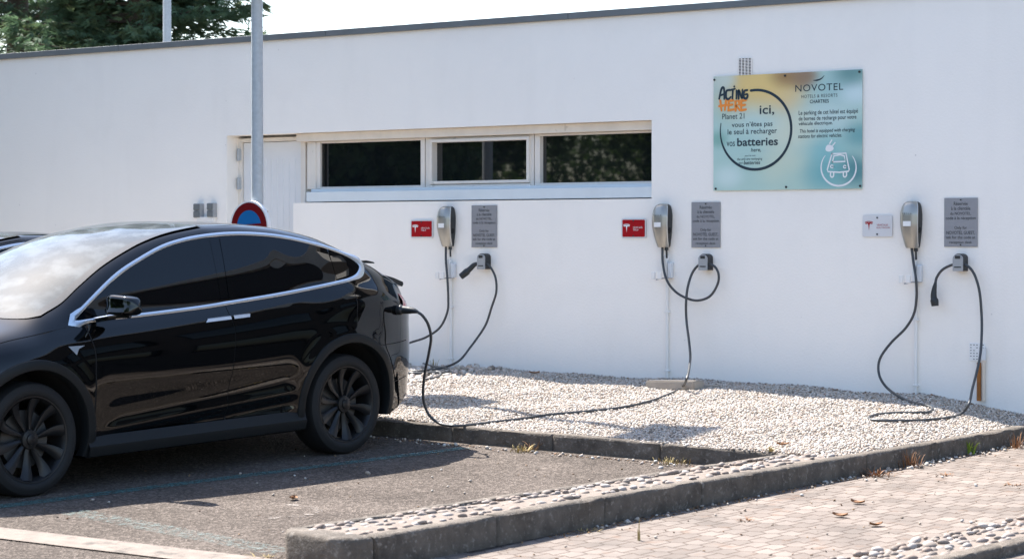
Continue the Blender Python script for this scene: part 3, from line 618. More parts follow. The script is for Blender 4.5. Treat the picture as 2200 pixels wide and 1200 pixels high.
for px, inner, lab, l2, ink in (((882, 472, 930, 511), 'red', 'red emblem plate left of the left charging point', 'TESLA', 'white'), ((1335, 469, 1388, 511.5), 'red', 'red emblem plate left of the middle charging point', 'TESLA', 'white'), ((1853, 462, 1917, 508.5), 'whiteplate', 'white emblem plate left of the right charging point', '\u00c9LECTRIQUES', 'red')):
    t, xa, xb, za, zt = board('emblem_plate', px, -.012, 'whiteplate', lab, 'sign', 'emblem plates beside the charging points', .006, .016)
    y = -.0135; wd = xb-xa; H = zt-za
    if inner == 'red':
        r = .01; P = []; m_ = .012
        for cx_, cz_, a0 in ((xb-m_-r, zt-m_-r, 0), (xa+m_+r, zt-m_-r, 90), (xa+m_+r, za+m_+r, 180), (xb-m_-r, za+m_+r, 270)): P += [(cx_+r*math.cos(math.radians(a0+k*18)), y, cz_+r*math.sin(math.radians(a0+k*18))) for k in range(6)]
        MB().add(P, [tuple(range(len(P)))]).build('red_field', 'red', t); y = -.015
    mb = MB(); tlogo(mb, xa+wd*.22+.0, (za+zt)/2+H*.02, wd*.27, y); mb.build('emblem', ink, t)
    mb = MB(); text(mb, 'V\u00c9HICULES', xa+wd*.48, xa+wd*.86, (za+zt)/2+H*.055, H*.105, y); text(mb, l2, xa+wd*.48, xa+wd*(.93 if len(l2) > 6 else .70), (za+zt)/2-H*.075, H*.09, y); mb.build('lettering', ink if ink == 'white' else 'red', t)
    bolts(t, [((xa+xb)/2, zt-H*.12), ((xa+xb)/2, za+H*.12)], y, .007)
# charging points
def charger(px, lab, stx):
    x = W(px+2, 485, -.06)[0]; z0 = 1.537; t = empty('charging_point', (x, 0, z0), lab, 'charger', 'wall charging points')
    zz = np.array([0, .012, .05, .12, .20, .27, .33, .365, .380, .386]); hw = pchip(zz, [.053, .058, .063, .072, .078, .079, .073, .062, .050, .036])
    dp = pchip(zz, [.060, .066, .082, .104, .118, .118, .106, .090, .075, .055]); Z = np.linspace(0, .386, 40); R = []; fr = []
    for z in Z:
        h, d = float(hw(z)), float(dp(z)); R.append([(x+s*h*.97, y_, z0+z) for s, y_ in ((1, -.012), (1.02, -.03), (1.0, -d*.75), (.93, -d*.93), (.5, -d-.002), (-.5, -d-.002), (-.93, -d*.93), (-1.0, -d*.75), (-1.02, -.03), (-1, -.012))])
    mb = MB(); mb.grid(np.array(R), True); n = 10; mb.f += [tuple(range(n)), tuple(39*n+i for i in range(n))[::-1]]; mb.build('housing', 'black', t, smooth=True, ang=50)
    U = np.linspace(-1, 1, 21); out = []
    Zf = np.linspace(-.002, .388, 44)
    def face(z, k): 
        zc = np.clip(z, 0, .386); h = float(hw(zc))*k; d = float(dp(zc)); return [(x+u*h, -(d+.026)+.034*abs(u)**3.2, z0+z) for u in U]
    Pf = np.array([face(z, 1.0) for z in Zf]); Pb = Pf+np.array([0, .018, 0]); mb = MB(); mb.grid(Pf); 
    m, n = Pf.shape[:2]
    edge = [(i, 0) for i in range(m)]+[(m-1, j) for j in range(1, n)]+[(i, n-1) for i in range(m-2, -1, -1)]+[(0, j) for j in range(n-2, 0, -1)]
    e = np.array([[Pf[i, j], Pb[i, j]] for i, j in edge+edge[:1]]); mb.grid(e); fp = mb.build('faceplate', 'silver', t, smooth=True, ang=60)
    mb = MB(); mb.tube(np.array([Pf[i, n-1]+(.001, .004, 0) for i in range(2, m-2)]), .0028, 6); mb.build('edge_trim', 'rim_line', fp, off=t.location)
    mb = MB(); text(mb, 'TESLA', x-.045, x+.045, z0+.285, .012, -(float(dp(.285))+.0275), space=1.6); mb.build('lettering', 'inkgrey', fp, off=t.location)
    mb = MB(); d = float(dp(.21))+.0272; mb.add([(x+stx+a, -d+.034*abs((stx+a)/.079)**3.2, z0+b) for b in (.180, .222) for a in (-.036, -.018, 0, .018, .036)], [(i, i+1, i+6, i+5) for i in range(4)]); mb.build('sticker', 'white', fp, off=t.location)
    MB().tube([(x+.035, -.045, z0+.005), (x+.035, -.045, z0-.03)], .017, 12).tube([(x+.035, -.045, z0-.028), (x+.035, -.04, z0-.10)], .0085, 8).build('cable_gland', 'black', t)
    mb = MB(); mb.tube([(x+float(hw(.15))*.93, -.055, z0+.15), (x+float(hw(.15))*1.03, -.055, z0+.15)], [.03, .024], 20); mb.build('side_button', 'seam', t)
    return t, x, z0
CH = [charger(957, 'silver and black wall charging point below the windows, leftmost of three', -.0), charger(1421, 'silver and black wall charging point between the windows and the big sign, middle of three', .0), charger(1956, 'silver and black wall charging point right of the big sign, rightmost of three', .0)]
# conduits and hooks under each charging point
for (t0, x, z0), lab, px in zip(CH, ('left', 'middle', 'right'), (((961, 968), (557, 592), (965, 972), 782), ((1427, 1434), (548, 592), (1430, 1437), 799), ((1961, 1968), (552, 600), (1964, 1971), 847))):
    (ta, tb), (tz0, tz1), (pa, pb), pe = px
    xa, xb = W(ta, 575, -.03)[0], W(tb, 575, -.03)[0]; zt = W(ta, tz0, -.03)[2]; zb = W(ta, tz1, -.03)[2]
    t = empty('conduit', ((xa+xb)/2, 0, gravel_h(xa, 0.)), 'white conduit pipe running down the wall under the %s charging point' % lab, 'pipe', 'conduits below the charging points')
    MB().bevbox((xa, -.045, zb-.02), (xb, -.004, zt), .006).build('trunking', 'whiteplastic', t)
    xp = W((pa+pb)/2, 700, -.02)[0]; MB().tube([(xp, -.022, zb-.015), (xp, -.022, float(gravel_h(xp, 0))-.02)], .0145, 12).build('pipe', 'whiteplastic', t, smooth=True)
    for f in (.35, .92): z = zb+(gravel_h(xp, 0)-zb)*f; MB().bevbox((xp-.02, -.04, z-.008), (xp+.024, -.003, z+.008), .003).build('clip', 'whiteplastic', t)
    t = empty('cable_hook', (x, 0, zb), 'white two pronged cable hook with clear holder under the %s charging point' % lab, 'hook', 'cable hooks below the charging points')
    MB().bevbox((xb+.012, -.05, zb-.02), (xb+.052, -.004, zb+.12), .006).build('clear_holder', 'clear', t)
    mb = MB(); xc = (xa+xb)/2
    mb.tube([(xb+.05, -.03, zb-.018), (xc, -.08, zb-.022), (xc-.06, -.10, zb-.035)], .006, 8); mb.build('rod', 'holder', t)
    for dx_, yy in ((-.012, -.11), (-.085, -.10)): MB().bevbox((xc+dx_-.02, yy-.012, zb-.03), (xc+dx_+.018, yy+.006, zb+.035), .004).build('prong', 'whiteplastic', t)
# plug holders
for px, pz, lab in ((1040, (544, 578), 'left'), (1516.5, (545, 580), 'middle'), (2063.5, (544.5, 582), 'right')):
    a = W(px, pz[0], -.05); b = W(px, pz[1], -.05); x = a[0]; zt, zb = a[2], b[2]; H = zt-zb; hw_ = .045
    t = empty('cable_holder', (x, 0, zb), 'black and grey cable holder under the %s grey notice' % lab, 'cable holder', 'cable holders below the notices')
    def dome(h, top, k=.035): return [(x-h, zb), (x+h, zb), (x+h, top-k)]+[(x+h*math.cos(q), top-k+k*math.sin(q)) for q in np.linspace(.2, math.pi-.2, 9)]+[(x-h, top-k)]
    MB().prism(dome(hw_, zt), -.088, -.002).build('body', 'black', t)
    MB().prism([(p[0], p[1]) for p in dome(hw_-.001, zt-.006)], -.104, -.0895).build('front_plate', 'holder', t)
    mb = MB(); z = zb+H*.80; mb.bevbox((x-.024, -.1055, z-.014), (x+.024, -.1042, z+.012), 0); mb.bevbox((x-.03, -.1055, zb+.028), (x+.032, -.1042, zb+.038), 0); mb.build('opening', 'bolt', t)
# cables
def on_gravel(px, py): return onsurf(px, py, lambda x, y: gravel_h(x, y)+.016 if y > -3.27 and x < KX(y)-.09 else (kz3(x, y)+.013 if y > -3.40 and x < 2.9 else -9.))
def path(pts):
    out = []
    for p in pts:
        if p[2] == 'g': out.append(on_gravel(p[0], p[1]))
        else: out.append(W(p[0], p[1], p[2]))
    return out
def cable(pts, lab, plug=None, pr=1.):
    P = spline(path(pts), 10); t = empty('charging_cable', P[0], lab, 'cable', 'charging cables of the wall points')
    MB().tube(P, .0112, 10).build('cable_sheath', 'cable', t, smooth=True)
    if plug is not None:
        q = np.array(plug); s = spline(q, 8); rr = np.interp(np.linspace(0, 1, len(s)), [0, .12, .35, .6, .66, .74, .9, 1], np.array([.011, .017, .024, .027, .034, .034, .031, .030])*pr)
        MB().tube(s, rr, 16).build('plug', 'black', t, smooth=True, ang=50)
    return t
yw = -.075
cable([(958, 528, -.05), (958, 560, -.06), (961, 595, -.085), (963, 640, -.09), (961, 670, -.1), (945, 703, -.12), (915, 724, -.16), (880, 736, -.2), (840, 752, -.3), (800, 782, 'g'), (805, 805, 'g'), (850, 800, 'g'), (883, 768, 'g'), (913, 782, 'g'), (941, 788, 'g'), (962, 792, 'g'), (962, 799, 'g'), (930, 800, 'g'), (880, 802, 'g'), (840, 806, 'g'), (840, 816, 'g'), (890, 815, 'g'), (925, 813, 'g'), (946, 806, 'g'), (940, 798, 'g'), (905, 801, 'g'), (880, 800, 'g'), (900, 797, 'g'), (948, 790, 'g'), (985, 775, -.35), (1010, 746, -.2), (1042, 700, -.11), (1056, 660, -.085), (1066, 628, -.08), (1065, 598, -.075), (1056, 577, -.072), (1046, 567, -.07), (1030, 566, -.07)], 'dark grey cable looped on gravel behind the car, plug resting in left holder',
      [W(1032, 565, -.07), W(1020, 568, -.08), W(1010, 577, -.10), W(1000, 586, -.12), W(990, 594, -.14)])
cable([(1958, 527, -.05), (1962, 560, -.06), (1968, 600, -.10), (1969, 640, -.09), (1963, 675, -.09), (1945, 705, -.10), (1915, 735, -.12), (1893, 765, -.15), (1887, 790, -.17), (1893, 815, -.2), (1912, 838, -.22), (1945, 858, 'g'), (1968, 866, 'g'), (1992, 871, 'g'), (2003, 877, 'g'), (1996, 884, 'g'), (1970, 886, 'g'), (1930, 886, 'g'), (1890, 889, 'g'), (1868, 895, 'g'), (1874, 901, 'g'), (1920, 903, 'g'), (1980, 902, 'g'), (2040, 896, 'g'), (2066, 887, 'g'), (2082, 866, -.60), (2089, 835, -.42), (2098, 800, -.28), (2106, 762, -.18), (2109, 720, -.11), (2109, 680, -.075), (2105, 630, -.072), (2097, 598, -.07), (2087, 579, -.07), (2076, 570, -.07), (2063, 567, -.07), (2045, 569, -.07), (2025, 579, -.07), (2013, 595, -.075), (2009, 610, -.08)], 'dark grey cable hanging from the rightmost charging point, its plug dangling under the notice',
      [W(2010, 606, -.08), W(2007, 622, -.08), W(2006, 636, -.082), W(2008, 648, -.085), W(2009, 657, -.085)])
# ---------------------------------------------------------------- the car (local: x lateral towards the seen side, y rearward from the front axle, z up)
C0 = np.array([-.97, 1.48, 0.])
dyc = np.array([.043, -4.362, 0.])-np.array([-.115, -7.282, -.068]); dyc /= np.linalg.norm(dyc)
dxc = np.cross(dyc, [0, 0, 1.]); dxc /= np.linalg.norm(dxc); dzc = np.cross(dxc, dyc)
OC = np.array([.043, -4.362, 0.])-dyc*2.965
def carM(o): q = o+dxc*C0[0]+dyc*C0[1]; return Matrix(((dxc[0], dyc[0], dzc[0], q[0]), (dxc[1], dyc[1], dzc[1], q[1]), (dxc[2], dyc[2], dzc[2], q[2]), (0, 0, 0, 1)))
def carW(v, a, z): return OC+dxc*v+dyc*a+dzc*z
AF, AR, ZW = .035, 2.965, .372
P_ = pchip([-.95, -.93, -.88, -.80, -.65, -.4, 0, .5, 1.5, 2.4, 2.97, 3.3, 3.55, 3.72, 3.86, 3.96, 4.03, 4.08, 4.09], [-.85, -.70, -.50, -.33, -.17, -.05, .018, .004, .004, .012, .03, .02, -.035, -.105, -.20, -.31, -.44, -.65, -.80])
belt = pchip([-.95, -.6, -.17, .38, .60, 1.04, 1.82, 2.38, 2.97, 3.14, 3.35, 3.6, 3.8, 3.95, 4.09], [.70, .90, 1.02, 1.085, 1.105, 1.125, 1.168, 1.215, 1.28, 1.295, 1.285, 1.235, 1.165, 1.10, 1.02])
fz = pchip([.15, .20, .26, .34, .42, .50, .62, .74, .86, .95, 1.03, 1.10, 1.15, 1.35, 1.55, 1.70, 1.9], [-.13, -.075, -.045, -.034, -.028, -.018, -.003, .006, .006, -.002, -.019, -.048, -.080, -.152, -.235, -.305, -.42])
zE_ = pchip([-.95, -.6, -.17, .11, .28, .43, .62, .86, 1.10, 1.27, 1.51, 1.74, 1.88, 2.14, 2.49, 2.71, 2.94, 3.16, 3.26, 3.37, 3.49, 3.55, 3.66, 3.75, 3.9, 4.03, 4.09], [.74, .94, 1.055, 1.10, 1.165, 1.22, 1.33, 1.46, 1.56, 1.62, 1.68, 1.715, 1.73, 1.73, 1.71, 1.68, 1.63, 1.545, 1.50, 1.445, 1.395, 1.36, 1.305, 1.25, 1.15, 1.05, .99])
zC_ = pchip([-.95, -.8, -.6, -.3, -.1, 0., .3, .6, .94, 1.2, 1.5, 1.8, 2.1, 2.5, 2.9, 3.2, 3.5, 3.75, 3.9, 4.0, 4.09], [.76, .88, .98, 1.07, 1.125, 1.165, 1.325, 1.48, 1.62, 1.695, 1.742, 1.765, 1.765, 1.74, 1.66, 1.565, 1.45, 1.335, 1.25, 1.15, 1.0])
z0_ = pchip([-.95, -.8, -.5, .4, 2.6, 3.4, 3.6, 3.75, 3.9, 4.09], [.34, .27, .22, .205, .215, .25, .30, .36, .40, .44])
zc_ = lambda a: .375+.085*np.clip((a-.55)/1.2, 0, 1.6)
def S(a, z):
    a = np.asarray(a, float); z = np.asarray(z, float); b = belt(a)
    u = np.where(z <= .72, z, np.where(z <= b, .72+(z-.72)*.43/(b-.72), 1.15+z-b)); v = P_(a)+fz(u)
    act = sstep(a, .55, .8)*(1-sstep(a, 2.3, 2.5)); zc = zc_(a)
    v = v+act*(.010*np.exp(-((z-zc)/.035)**2)-.016*np.exp(-((z-(zc-.075))/.045)**2)-.012*np.exp(-((z-(zc+.13))/.08)**2))
    v = v+.022*sstep(a, 2.5, 3.2)*np.exp(-((u-1.04)/.075)**2)
    v = v-.03*sstep(a, 2.3, 3.3)*np.maximum(z-b, 0)/.4+.04*sstep(a, 3.3, 3.7)*np.maximum(z-b, 0)/.2
    for c in (AF, AR):      # flared arches
        r = np.hypot(a-c, z-ZW); v = v+.016*np.exp(-((r-.5)/.09)**2)*sstep(z, .25, .4)
    return v
def vE_(a):
    hood = P_(a)-.15; gh = np.minimum(-.14-.34*np.maximum(zE_(a)-1.15, 0), P_(a)-.055); k = sstep(a, .05, .35); return hood*(1-k)+gh*k
def U(a, w): e = zE_(a); return e+(zC_(a)-e)*(1-(1-w)**2.1)
def section(a, n=58, m=26):
    ze = float(zE_(a)); z0 = float(z0_(a)); zt = ze-.045; ve = float(vE_(a)); Z = np.linspace(z0, zt, n)
    low = np.c_[S(np.full(n, a), Z), Z]; ws = np.linspace(0, 1, m)**1.25; top = np.c_[ve+(-.97-ve)*ws, U(np.full(m, a), ws)]
    return low, top
AX = np.unique(np.round(np.r_[np.linspace(-.95, -.6, 22), np.linspace(-.6, 3.5, 150), np.linspace(3.5, 4.09, 40)], 4))
ROW = []
for a in AX:
    low, top = section(float(a)); q = np.vstack([low, top]); i = len(low)
    for _ in range(14):
        r = q.copy(); r[i-5:i+6] = .25*q[i-6:i+5]+.5*q[i-5:i+6]+.25*q[i-4:i+7]; q = r
    ROW.append(np.c_[q[:, 0], np.full(len(q), a), q[:, 1]])
ROW = np.array(ROW)                       # [station, point, xyz]; last point lies on the centre line
MIR = lambda p: np.c_[-1.94-p[:, 0], p[:, 1], p[:, 2]]
def cb(mb, name, m, par, **k): return mb.build(name, m, par, off=C0, **k)
def both(verts, faces, mb): mb.add(verts, faces); mb.add(MIR(np.array(verts)), [f[::-1] for f in faces])
R_IN, R_OUT = .455, .525
def make_car():
    root = empty('car', (0, 0, 0), 'glossy black electric car with chrome window line parked at the gravel edge, charging', 'car')
    # body
    mb = MB(); n, m = ROW.shape[:2]; full = np.concatenate([ROW, np.stack([MIR(r)[::-1] for r in ROW])[:, 1:]], 1); mb.grid(full); M = full.shape[1]
    keep = []
    for f in mb.f:
        c = np.mean([mb.v[i] for i in f], 0)
        if (c[0] > -.35 or c[0] < -1.59) and min(np.hypot(c[1]-AF, c[2]-ZW), np.hypot(c[1]-AR, c[2]-ZW)) < R_OUT-.03: continue
        keep.append(f)
    mb.f = keep
    for s in (0, n-1): mb.f.append(tuple(s*M+j for j in range(M)))
    und = MB()
    for i in range(n-1): mb.f.append((i*M, i*M+M-1, (i+1)*M+M-1, (i+1)*M))
    # under the arches the floor must stay inside the tyres
    mb.f = [f for f in mb.f if not (len(f) == 4 and abs(mb.v[f[0]][0]-mb.v[f[1]][0]) > 1.2 and min(abs(mb.v[f[0]][1]-AF), abs(mb.v[f[0]][1]-AR)) < .46)]
    body = cb(mb, 'body', 'paint', root, smooth=True, ang=70)
    def panel(a0, a1, zlo, zhi, off, nr=40, ns=44, edge=True, drop=.007):
        A = np.zeros((nr, ns)); Z = np.zeros((nr, ns))
        for i, r in enumerate(np.linspace(0, 1, nr)):
            for j, s in enumerate(np.linspace(0, 1, ns)):
                z = .8
                for _ in range(14):
                    a = a0(z)+(a1(z)-a0(z))*r; z = .5*z+.5*(zlo(a)+(zhi(a)-zlo(a))*s)
                A[i, j] = a; Z[i, j] = z
        V = S(A, Z)+off; Pn = np.stack([V, A, Z], -1)
        mbp = MB(); mbp.grid(Pn)
        if edge:
            e = [(i, 0) for i in range(nr)]+[(nr-1, j) for j in range(1, ns)]+[(i, ns-1) for i in range(nr-2, -1, -1)]+[(0, j) for j in range(ns-2, 0, -1)]; e += e[:1]
            mbp.grid(np.array([[Pn[q], Pn[q]-(off+drop, 0, 0)] for q in e]))
        return mbp
    def pl(pts, key=1): p = np.array(pts); o = np.argsort(p[:, key]); f = pchip(p[o, key], p[o, 1-key]); return lambda t: float(f(t))
    fs = pl([(.53, .34), (.55, .64), (.56, .91), (.54, 1.03), (.53, 1.12)]); bs = pl([(1.75, .36), (1.76, .54), (1.81, .82), (1.83, .99), (1.805, 1.14), (1.81, 1.20), (1.87, 1.68)])
    qs = pl([(2.47, .36), (2.475, .42), (2.51, .58), (2.60, .75), (2.73, .86), (2.88, .905), (3.0, .93), (3.035, .97), (3.04, 1.03), (3.05, 1.19), (2.96, 1.27), (2.93, 1.31)])
    rt_ = lambda a: .355+.018*(a-.53); blo = lambda a: float(belt(a))-.004
    GL = np.array([(.47, 1.13), (.65, 1.25), (.91, 1.40), (1.15, 1.50), (1.40, 1.585), (1.63, 1.63), (1.86, 1.653), (2.09, 1.66), (2.32, 1.65), (2.54, 1.625), (2.77, 1.58), (2.99, 1.52), (3.15, 1.455), (3.215, 1.405), (3.17, 1.355), (3.07, 1.322), (2.93, 1.302), (2.39, 1.242), (1.91, 1.203), (1.57, 1.178), (1.06, 1.153), (.71, 1.142)])
    gup = pl([p for p in GL if p[1] > 1.41 or p[0] < 1.3 and p[1] != 1.142 and p[1] != 1.153][:13]+[(3.215, 1.405)], 0)
    glo = pl([(.47, 1.125)]+[tuple(p) for p in GL[14:]]+[(3.215, 1.40)], 0)
    for side in (1, -1):
        def put(mbp, name, m, par, **k):
            if side < 0: mbp.v = [(-1.94-p[0], p[1], p[2]) for p in mbp.v]
            return cb(mbp, name, m, par, smooth=True, **k)
        fd = put(panel(lambda z: fs(z)+.004, lambda z: bs(z)-.003, rt_, blo, .004), 'front_door', 'paint', root)
        rd = put(panel(lambda z: bs(z)+.003, lambda z: qs(z)-.003, rt_, blo, .004, 46, 50), 'rear_door', 'paint', root)
        gaps = []
        for f_, za, zb_ in ((fs, .36, 1.09), (bs, .36, 1.165), (qs, .93, 1.275)):
            Z = np.linspace(za, zb_, 40); A = np.array([f_(z) for z in Z]); V = S(A, Z)+.0012
            gaps.append(np.stack([np.c_[V, A-.006, Z], np.c_[V, A+.006, Z]], 1))
        for pts in ([(.38, 1.085), (.11, 1.052), (-.17, 1.012), (-.5, .91)], [(3.28, .80), (3.5, .802), (3.72, .812)], [(3.42, .50), (3.6, .515), (3.76, .53)]):
            q = spline(pts, 12); V = S(q[:, 0], q[:, 1])+.0016; gaps.append(np.stack([np.c_[V, q[:, 0], q[:, 1]-.003], np.c_[V, q[:, 0], q[:, 1]+.003]], 1))
        for g_ in gaps: mbp = MB(); mbp.grid(g_); put(mbp, 'panel_gap', 'seam', body)
        zmid = lambda z: z
        def glass(a0, a1, nr=30): return panel(a0, a1, glo, gup, .003, nr, 24, False)
        put(glass(lambda z: .475, lambda z: bs(max(z, 1.15))-.03), 'side_window', 'gloss', fd)
        put(glass(lambda z: bs(max(z, 1.15))+.05+.04*(z-1.2), lambda z: 2.925), 'side_window', 'gloss', rd)
        put(glass(lambda z: 2.935, lambda z: 3.213, 20), 'quarter_window', 'gloss', root)
        put(panel(lambda z: bs(max(z, 1.15))-.026, lambda z: bs(max(z, 1.15))+.046+.04*(z-1.2), glo, gup, .0015, 8, 24, False), 'door_pillar', 'trim' if False else 'gloss', root)
        # chrome frame round the windows
        c = spline(np.vstack([GL, GL[:1]]), 6)[:-1]; t = np.roll(c, -1, 0)-np.roll(c, 1, 0); t /= np.linalg.norm(t, axis=1)[:, None]; nn = np.c_[-t[:, 1], t[:, 0]]
        for _ in range(3): nn = .25*np.roll(nn, 1, 0)+.5*nn+.25*np.roll(nn, -1, 0); nn /= np.linalg.norm(nn, axis=1)[:, None]
        wd = .026+.030*np.exp(-((c[:, 0]-3.21)/.09)**2)*np.exp(-((c[:, 1]-1.40)/.10)**2)+.05*np.exp(-((c[:, 0]-.47)/.05)**2); rows = []
        for k, o in ((0., .001), (.2, .005), (.5, .0065), (.8, .005), (1., .001)):
            q = c+nn*(wd*k)[:, None]; rows.append(np.c_[S(q[:, 0], q[:, 1])+o, q])
        mbp = MB(); mbp.grid(np.stack(rows, 0), True); put(mbp, 'window_chrome', 'chrome', root)
        # handles, one on each door, meeting at the gap
        for nm, par, a0, a1, sl in (('handle', fd, 1.565, 1.812, 1), ('handle', rd, 1.838, 1.985, -1)):
            A = np.linspace(a0, a1, 10); rows = []
            for k, o in ((0, .003), (.1, .013), (.9, .013), (1, .003)):
                zz = 1.058+.022*(A-1.565)/.25*.5+.027*k; rows.append(np.c_[S(A, zz)+o, A+(.03*k if sl > 0 else .012*k)*(A == A[0] if sl > 0 else A == A[-1]), zz])
            mbp = MB(); mbp.grid(np.stack(rows, 0)); put(mbp, nm, 'chrome', par)
        # sill trim
        A = np.linspace(.50, 2.52, 60); rows = []
        for zz, o in ((.352, .003), (.345, .010), (.292, .022), (.284, .030), (.270, .030), (.215, .012), (.205, -.05)):
            z = zz+.016*(A-.53)/2; rows.append(np.c_[P_(A)-.034+o, A, z])
        mbp = MB(); mbp.grid(np.stack(rows, 0)); put(mbp, 'sill_trim', 'trim', root)
        # arch mouldings and liners
        for ca, lo, hi, top in ((AF, -19, 200, .0), (AR, -13, 197, .02)):
            th = np.radians(np.linspace(lo, hi, 70)); rows = []
            for r, o in ((R_OUT+.002, -.004), (R_OUT-.004, .012), (.5*(R_IN+R_OUT), .018), (R_IN+.006, .014), (R_IN, .004), (R_IN, -.06)):
                a = ca+r*np.cos(th); z = ZW+r*np.sin(th)*(1+top); rows.append(np.c_[S(np.clip(a, -.8, 3.9), np.maximum(z, .22))+o, a, z])
            mbp = MB(); mbp.grid(np.stack(rows, 0)); put(mbp, 'arch_moulding', 'trim', root)
            th = np.radians(np.linspace(-14, 194, 40)); r = R_IN+.015; mbp = MB(); mbp.grid(np.stack([np.c_[np.full(40, v), ca+r*np.cos(th), ZW+r*np.sin(th)] for v in (-.03, -.42)], 0))
            i = len(mbp.v); mbp.v += [(-.42, ca, ZW)]+[(-.42, ca+r*math.cos(q), ZW+r*math.sin(q)) for q in th]; mbp.f += [(i, i+1+k, i+2+k) for k in range(39)]
            put(mbp, 'wheel_liner', 'liner', root)
        # mirror
        mbp = MB(); rows = []
        for t in np.linspace(-1, 1, 15):
            e = max(1-abs(t)**(5.0 if t < 0 else 4.0), 0)**.45*(1-.10*t); q = np.linspace(0, 2*math.pi, 24, endpoint=False); ex = .42
            ca_, sa_ = np.sign(np.cos(q))*abs(np.cos(q))**ex, np.sign(np.sin(q))*abs(np.sin(q))**ex
            rows.append(np.c_[np.full(24, .125+t*.135), .70+.02*t+(.060+.02*(sa_ < 0))*e*ca_+.012*(1-t), 1.220-.004*t+.070*e*sa_*(1.0 if 1 else 0)])
        mbp.grid(np.array(rows), True); mr = put(mbp, 'mirror', 'paint', fd if False else root)
        mbp = MB(); mbp.tube(spline([(-.06, .63, 1.128), (.02, .645, 1.140), (.09, .675, 1.150), (.20, .70, 1.156)], 6), [.02]*12+[.016]*7, 8); put(mbp, 'mirror_arm', 'gloss', mr)
        mbp = MB(); mbp.tube(spline([(-.055, .600, 1.135), (.01, .618, 1.146), (.09, .640, 1.158), (.215, .690, 1.166)], 6), .0065, 6); put(mbp, 'mirror_trim', 'chrome', mr)
        mbp = MB(); q = np.linspace(0, 6.283, 20, endpoint=False); mbp.add([(.115+.088*math.cos(x), .775, 1.215+.055*math.sin(x)) for x in q], [tuple(range(20))]); put(mbp, 'mirror_glass', 'mirrorglass', mr)
        # small chrome side badge
        mbp = MB(); pts = [(.335, .965), (.475, .965), (.44, .952), (.42, .945), (.395, .905)]; pv = [(float(S(a, z))+.006, a, z) for a, z in pts]; mbp.add(pv, [(0, 1, 2), (0, 2, 3), (0, 3, 4)]); put(mbp, 'side_badge', 'chrome', root)
        # crease behind the front wheel
        # tail light
        A = np.linspace(3.66, 4.03, 30); rows = []
        for k in np.linspace(0, 1, 10):
            z = 1.03+k*(.15-.13*sstep(A, 3.8, 4.02)*0); z = 1.045+.03*(1-sstep(A, 3.66, 3.74))+k*(.15-.05*(1-sstep(A, 3.66, 3.76))-.06*sstep(A, 3.8, 4.0)); rows.append(np.c_[S(A, z)+.016*np.sin(math.pi*min(max(k, .02), .98)), A-.0+.0*k, z])
        mbp = MB(); mbp.grid(np.stack(rows, 0)); put(mbp, 'tail_light', 'tail', root)
        A = np.linspace(-.85, -.45, 16); rows = [np.c_[S(A, z)+.004, A, np.full(16, z)] for z in (.66, .70, .74)]; mbp = MB(); mbp.grid(np.stack(rows, 0)); put(mbp, 'headlight', 'lamp', root)
    # windscreen with its dusty edge, laid on the roof surface
    m = dusty(); rows = []; ed = []
    ws = np.linspace(.045, 1, 34)
    abase = pchip([0, .12, .3, .6, 1], [.31, .17, .085, .03, 0.])
    for s in np.linspace(0, 1, 60):
        r = []
        for wv in ws:
            a0 = float(abase(wv)); a = a0+(1.86-a0)*s; ve = float(vE_(a)); r.append((ve+(-.97-ve)*wv, a, float(U(a, wv))+.004)); 
        rows.append(r)
    Pn = np.array(rows); fullp = np.concatenate([Pn, np.stack([MIR(r)[::-1] for r in Pn])[:, 1:]], 1)
    mb = MB(); mb.grid(fullp); ws_o = cb(mb, 'windscreen', m, root, smooth=True)
    at = ws_o.data.color_attributes.new('edge', 'FLOAT_COLOR', 'POINT')
    wv = np.r_[ws, ws[::-1][1:]]; E_ = np.maximum.outer(1-sstep(np.linspace(0, 1, 60), .035, .05), 1-sstep(wv, .105, .125)); at.data.foreach_set('color', np.stack([E_]*3+[np.ones_like(E_)], -1).astype(np.float32).ravel())
    # hatch glass, lid wing
    rows = []
    for s in np.linspace(0, 1, 16):
        a = 3.0+.5*s; ve = float(vE_(a)); rows.append([(ve+(-.97-ve)*q, a, float(U(np.array(a), q))+.003) for q in np.linspace(.36, 1, 16)])
    Pn = np.array(rows); mb = MB(); mb.grid(np.concatenate([Pn, np.stack([MIR(r)[::-1] for r in Pn])[:, 1:]], 1)); cb(mb, 'rear_window', 'gloss', root, smooth=True)
    q = np.linspace(-.30, -1.64, 30); sec = [(a+.03, z-.030) for a, z in [(3.66, 1.348), (3.74, 1.342), (3.84, 1.318), (3.945, 1.282), (3.95, 1.262), (3.935, 1.245), (3.84, 1.282), (3.74, 1.312)]]
    mb = MB(); R = []
    for v in q:
        k = 1-((v+.97)/.70)**6; c = .045*(1-((v+.97)/.70)**2); R.append([(v, a+c-.06*(1-k)*(a > 3.7)-.02, z+c*.15-.0) for a, z in sec])
    mb.grid(np.array(R), True); mb.f += [tuple(range(8)), tuple(29*8+i for i in range(8))[::-1]]; sp = cb(mb, 'rear_wing', 'paint', root, smooth=True, ang=45)
    mb = MB(); R = []
    for v in np.linspace(-.42, -1.52, 16): c = .04*(1-((v+.97)/.6)**2); R.append([(v, a+c, z) for a, z in ((3.54, 1.425), (3.62, 1.430), (3.70, 1.415), (3.715, 1.403), (3.62, 1.408), (3.56, 1.410))])
    mb.grid(np.array(R), True); mb.f += [tuple(range(6)), tuple(15*6+i for i in range(6))[::-1]]; cb(mb, 'roof_lip', 'trim', root, smooth=True)
    # wheels
    first = None
